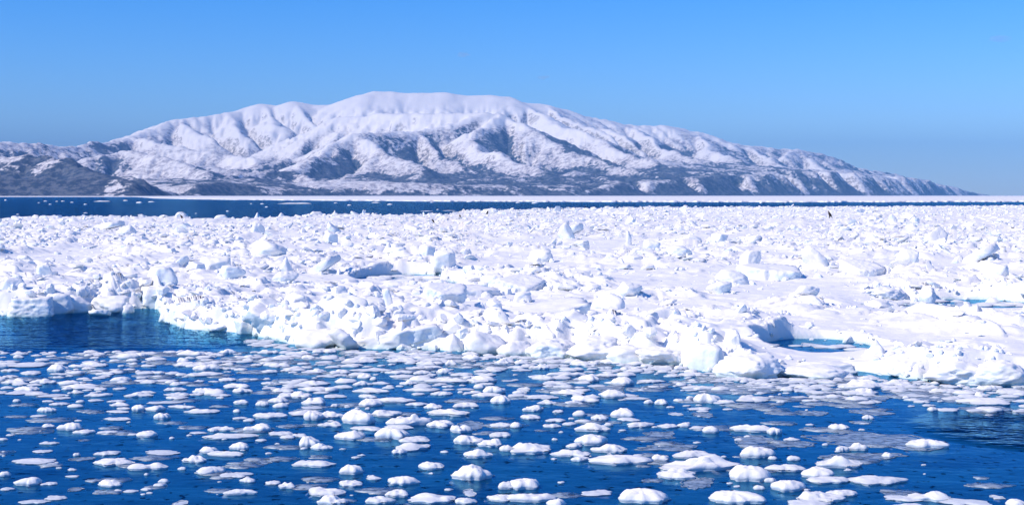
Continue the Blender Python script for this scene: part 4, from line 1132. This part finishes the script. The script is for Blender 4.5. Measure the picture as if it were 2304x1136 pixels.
# ---- small floes adrift on the far strip of open water: photo x, y, width, height, phrase
FAR_FLOES = [(694 - 30, 458.5, 82, 5, 'long low floe, the largest on the strip of open water'), (13, 451, 6, 4, 'small floe at the far left of the open strip'), (231, 453.5, 34, 4, 'thin long floe under the forested headland'),
    (314, 456.5, 13, 5, 'blocky floe under the headland'), (142, 453, 9, 3, 'little floe under the snowy headland patches'), (283, 451.5, 10, 3, 'bright floe just off the headland shore'), (340, 454.5, 13, 3, 'flat floe by the start of the far ice band'),
    (113, 460, 6, 3, 'tiny floe alone in the left strip'), (192, 460, 8, 3, 'tiny pale floe in the left strip'), (102, 453, 8, 3, 'short floe left of the headland cliffs'), (128, 453.3, 6, 2.5, 'speck of ice beside another under the headland'),
    (162, 455.5, 6, 3, 'speck of ice in the open strip'), (87, 456.5, 5, 2.5, 'faint speck of ice in the open strip'), (600, 466, 7, 3, 'small floe below the long low one'), (512, 475.5, 7, 3, 'small floe close behind the pack skyline'),
    (441, 480.5, 5, 2.5, 'speck just above the grey skyline block'), (193, 479.5, 9, 3, 'small floe behind the left skyline'), (40, 482.5, 6, 3, 'small floe behind the far left skyline'), (590, 459, 9, 3, 'floe left of the long low one'),
    (565, 458.5, 5, 2.5, 'speck left of the long low floe'), (755, 457, 9, 3, 'bright floe right of the long low one'), (846, 456.5, 20, 4, 'flat pale floe under the middle hills'), (878, 460.5, 12, 4, 'short floe under the middle hills'),
    (786, 462, 9, 3.5, 'small floe mid strip'), (972, 455.5, 8, 3, 'small floe touching the far band'), (1055, 454.5, 14, 3.5, 'floe against the far band in the middle'), (1165, 456.5, 12, 4, 'bright floe against the far band'),
    (1202, 457.5, 14, 4, 'white floe below the far band'), (1712, 457, 6, 3, 'small floe right of centre against the far band'), (1768, 455.5, 6, 3, 'small floe in the narrow right strip'), (1871, 454.5, 6, 3, 'last small floe of the narrow right strip'),
    (985, 472, 6, 3, 'small floe near the middle skyline'), (1010, 474, 30, 2.5, 'thin streak of ice by the middle skyline'), (960, 475, 24, 2.5, 'thin streak of ice left of a perched bird')]
for i, (px, py, w, h, ph) in enumerate(FAR_FLOES):
    p = ground(px, py + 0.6)
    W = w * p[1] / F; T = h * p[1] / F * 0.6
    D = min(W * 0.8, 1.2 * p[1] * p[1] / (F * H))
    vv, ff = floe_mesh(W, D, T, 'k' if w > 15 else 'r', 8000 + i, w < 15)
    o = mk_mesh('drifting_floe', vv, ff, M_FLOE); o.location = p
    tag(o, ph if len(ph.split()) > 3 else ph + ' of ice', 'ice floe', 'small floes on the far strip of open water')

# ------------------------------------------------------------------ eagles perched on the pack
m_fea, n_, l_, b_ = new_mat('dark_feathers')
gn = n_.new('ShaderNodeNewGeometry')
l_.new(ramp_node(n_, l_, noise_node(n_, l_, gn.outputs['Position'], 18, 3), [(0.35, (0.012, 0.010, 0.009)), (0.7, (0.05, 0.038, 0.03))]), b_.inputs['Base Color'])
b_.inputs['Roughness'].default_value = 0.8
m_beak, n_, l_, b_ = new_mat('yellow_horn'); b_.inputs['Base Color'].default_value = (0.65, 0.36, 0.03, 1)
m_tail, n_, l_, b_ = new_mat('white_feathers'); b_.inputs['Base Color'].default_value = (0.7, 0.68, 0.64, 1)

def loft(path, name, material, parent, seg=12):
    """A tapering tube through (x, y, z, half width, half depth) stations: one closed skin."""
    P = np.array(path, float); V, Fq = [], []
    a = np.linspace(0, 2 * math.pi, seg, endpoint=False)
    for i in range(len(P)):
        d = P[min(i + 1, len(P) - 1), :3] - P[max(i - 1, 0), :3]; d /= np.linalg.norm(d)
        sx = np.cross(d, [0, 1, 0]); sx = sx / (np.linalg.norm(sx) + 1e-9)
        sy = np.cross(sx, d)
        V.append(P[i, :3] + np.outer(np.cos(a), sx) * P[i, 3] + np.outer(np.sin(a), sy) * P[i, 4])
    k = len(P); idx = np.arange(k * seg).reshape(k, seg); nx = np.roll(idx, -1, 1)
    q = np.stack([idx[:-1], nx[:-1], nx[1:], idx[1:]], -1).reshape(-1, 4)
    V = np.concatenate(V + [P[:1, :3], P[-1:, :3]])
    t = np.concatenate([np.stack([nx[0], idx[0], np.full(seg, k * seg)], -1), np.stack([idx[-1], nx[-1], np.full(seg, k * seg + 1)], -1)])
    return mk_mesh(name, V, [q, t], material, parent=parent)

def eagle(px, py, hpx, pose, face, label):
    zb = 0.5
    p = ground(px, py, zb)
    zg = max(float(pack_height(np.array([p[0]]), np.array([p[1]]))[0]), 0.1)
    vv, ff = chunk(int(px), 3, 'block')
    hb = zb - zg + 0.3
    ww = 24 * p[1] / F
    lo, hi = vv.min(0), vv.max(0)
    vv = (vv - (lo + hi) / 2) / (hi - lo) * np.array([ww, ww, hb])
    pb = mk_mesh('ice_block', vv, ff, M_ICE); pb.location = (p[0], p[1] + ww * 0.1, zb - hb / 2)
    tag(pb, 'ice block perch under the ' + label.split(' on ')[0].split(' perched')[0].split(' hunched')[0].split(' standing')[0].split(' at ')[0].split(' sitting')[0].split(' leaning')[0], 'ice block', 'blocks of ice standing out of the pack')
    k = hpx * p[1] / F / 0.86
    root = bpy.data.objects.new('eagle', None); col.objects.link(root)
    root.location = p; root.scale = (k, k, k); root.rotation_euler = (0, 0, face)
    tag(root, label, 'bird', 'dark eagles resting on the pack ice')
    if pose == 'tall':     # upright, neck stretched, facing -x, tail hanging behind
        body = [(0.30, 0, 0.14, 0.03, 0.05), (0.24, 0, 0.22, 0.07, 0.09), (0.14, 0, 0.34, 0.13, 0.15), (0.05, 0, 0.46, 0.155, 0.17), (-0.02, 0, 0.58, 0.13, 0.15), (-0.05, 0, 0.67, 0.085, 0.09), (-0.075, 0, 0.74, 0.062, 0.065), (-0.10, 0, 0.80, 0.062, 0.062), (-0.125, 0, 0.84, 0.045, 0.045), (-0.14, 0, 0.85, 0.012, 0.012)]
        beak = [(-0.14, 0, 0.82, 0.028, 0.025), (-0.20, 0, 0.81, 0.024, 0.02), (-0.235, 0, 0.785, 0.012, 0.01), (-0.24, 0, 0.765, 0.003, 0.003)]
        tail = [(0.20, 0, 0.26, 0.04, 0.07), (0.31, 0, 0.13, 0.03, 0.09), (0.37, 0, 0.03, 0.014, 0.10)]
        feet = [(-0.03, -0.06), (0.06, 0.07)]; lz = 0.36
    else:                   # hunched, head drawn in
        body = [(0.34, 0, 0.20, 0.03, 0.06), (0.26, 0, 0.28, 0.09, 0.11), (0.14, 0, 0.42, 0.16, 0.18), (0.02, 0, 0.54, 0.18, 0.19), (-0.08, 0, 0.66, 0.14, 0.15), (-0.13, 0, 0.74, 0.09, 0.09), (-0.17, 0, 0.80, 0.072, 0.07), (-0.21, 0, 0.83, 0.05, 0.05), (-0.23, 0, 0.835, 0.012, 0.012)]
        beak = [(-0.23, 0, 0.80, 0.03, 0.025), (-0.29, 0, 0.785, 0.025, 0.02), (-0.325, 0, 0.755, 0.012, 0.01), (-0.33, 0, 0.735, 0.003, 0.003)]
        tail = [(0.24, 0, 0.30, 0.04, 0.08), (0.36, 0, 0.18, 0.03, 0.10), (0.43, 0, 0.08, 0.014, 0.11)]
        feet = [(0.0, -0.07), (0.05, 0.07)]; lz = 0.46
    loft(body, 'body', m_fea, root)
    loft(beak, 'beak', m_beak, root, 8)
    loft(tail, 'tail', m_tail if pose == 'tall' and False else m_fea, root, 8)
    for fx, fy in feet:
        loft([(fx + 0.03, fy, lz, 0.07, 0.07), (fx + 0.01, fy, lz * 0.55, 0.05, 0.05), (fx, fy, 0.08, 0.022, 0.022), (fx - 0.01, fy, 0.02, 0.022, 0.03), (fx - 0.07, fy, 0.005, 0.012, 0.03)], 'leg', m_fea, root, 8)
    return root
eagle(1866, 491, 16.5, 'tall', 0.1, 'black eagle standing tall on the ice with its neck raised')
eagle(974, 503, 10, 'low', 0.5, 'brown eagle hunched on open ice below the water strip')
eagle(1035, 491.5, 9, 'low', -1.2, 'small dark eagle perched between two lumps near the skyline')
eagle(1097, 483.5, 10.5, 'tall', 2.9, 'slim dark eagle leaning at the foot of a lumpy skyline block')
eagle(408, 493, 9.5, 'low', 0.2, 'dark eagle at the foot of the grey skyline block')
eagle(1317, 469.5, 6, 'low', 0.4, 'tiny dark eagle sitting on the skyline ice in mid pack')
eagle(1446, 472.5, 6.5, 'tall', 0.4, 'tiny upright dark bird on the far right of the skyline')

# ------------------------------------------------------------------ three wisps of cloud high behind the range
m_c = bpy.data.materials.new('thin_cloud'); m_c.use_nodes = True
n_, l_ = m_c.node_tree.nodes, m_c.node_tree.links
n_.clear(); o_ = n_.new('ShaderNodeOutputMaterial'); pv = n_.new('ShaderNodeVolumePrincipled')
pv.inputs['Color'].default_value = (1, 1, 1, 1); pv.inputs['Density'].default_value = 0.0011
l_.new(pv.outputs[0], o_.inputs['Volume'])
for px, py, w, h, lb in ((1043, 124, 26, 13, 'small pale wisp of cloud above the summit'), (1222, 175, 30, 9, 'faint wisp of cloud lower and right of the pale wisp'), (2247, 88, 50, 16, 'faint wide wisp of cloud in the right sky')):
    p = far_point(px, py, 47500)
    v, f = ICO[3]
    v = v * (1 + 0.35 * vnoise3(v * 1.7 + px, 7) + 0.2 * vnoise3(v * 4 + px, 8))[:, None]
    s = 47500 / F / 2
    o = mk_mesh('cloud', v * np.array([w * s, 140, h * s]), f, m_c); o.location = p
    tag(o, lb, 'cloud')
# ------------------------------------------------------------------ labels: each piece is told by its look and by the marked piece it lies beside
ORD = ['', 'second ', 'third ', 'fourth ', 'fifth ', 'sixth ', 'seventh ', 'eighth ', 'ninth ', 'tenth ']
def write_labels(things, cat, group, look):
    marks = [t for t in things if t['mark']]
    used = {}
    for t in marks:
        lab = t['mark'] if len(t['mark'].split()) > 3 else t['mark'] + (' drifting on the water' if 'floe' in group(t) else ' within the jumbled pack')
        tag(t['o'], lab, cat(t), group(t)); used[lab] = 1
    for t in sorted([q for q in things if not q['mark']], key=lambda q: -q['w']):
        best = sorted(marks, key=lambda q: ((q['px'] - t['px']) ** 2 + (2.2 * (q['py'] - t['py'])) ** 2))[0]
        dx, dy = t['px'] - best['px'], t['py'] - best['py']
        if abs(dy) * 2.2 > abs(dx): rel = 'behind the' if dy < 0 else 'before the'
        else: rel = 'left of the' if dx < 0 else 'right of the'
        t.update(rel=rel, best=best, lk=look(t))
    rest = [q for q in things if not q['mark']]
    keyed = {}
    for t in rest: keyed.setdefault((t['lk'], t['rel'], t['best']['mark']), []).append(t)
    for (lk, rel, mk), ts in keyed.items():
        ts.sort(key=lambda t: (t['px'] - t['best']['px']) ** 2 + (2.2 * (t['py'] - t['best']['py'])) ** 2)
        for i, t in enumerate(ts):
            tag(t['o'], f"{ORD[i]}{lk} {rel} {mk}", cat(t), group(t))

def floe_look(t):
    w = t['w']
    size = 'tiny' if w < 28 else 'small' if w < 42 else 'mid sized' if w < 62 else 'wide'
    shape = {'f': 'flat floe', 'r': 'domed floe', 'k': 'bumpy floe', 'K': 'humped floe', 'l': 'long floe', 'L': 'long floe', 't': 'steep floe', 'T': 'craggy floe', 'H': 'clustered floe', 'p': 'grey plate'}[t['kind']]
    return f'{size} {shape}'
write_labels(floe_things, lambda t: 'ice plate' if t['kind'] == 'p' else 'ice floe', lambda t: 'thin grey plates awash between the floes' if t['kind'] == 'p' else 'white floes drifting on the near water', floe_look)
def block_look(t):
    w = t['w']
    size = 'little' if w < 24 else 'small' if w < 45 else 'large'
    shape = {'lump': 'lump', 'block': 'angular block', 'slab': 'tilted slab', 'round': 'rounded block', 'cone': 'peaked block'}[t['kind']]
    return f'{size} {shape}'
write_labels(block_things, lambda t: 'ice block', lambda t: 'blocks of ice standing out of the pack', block_look)
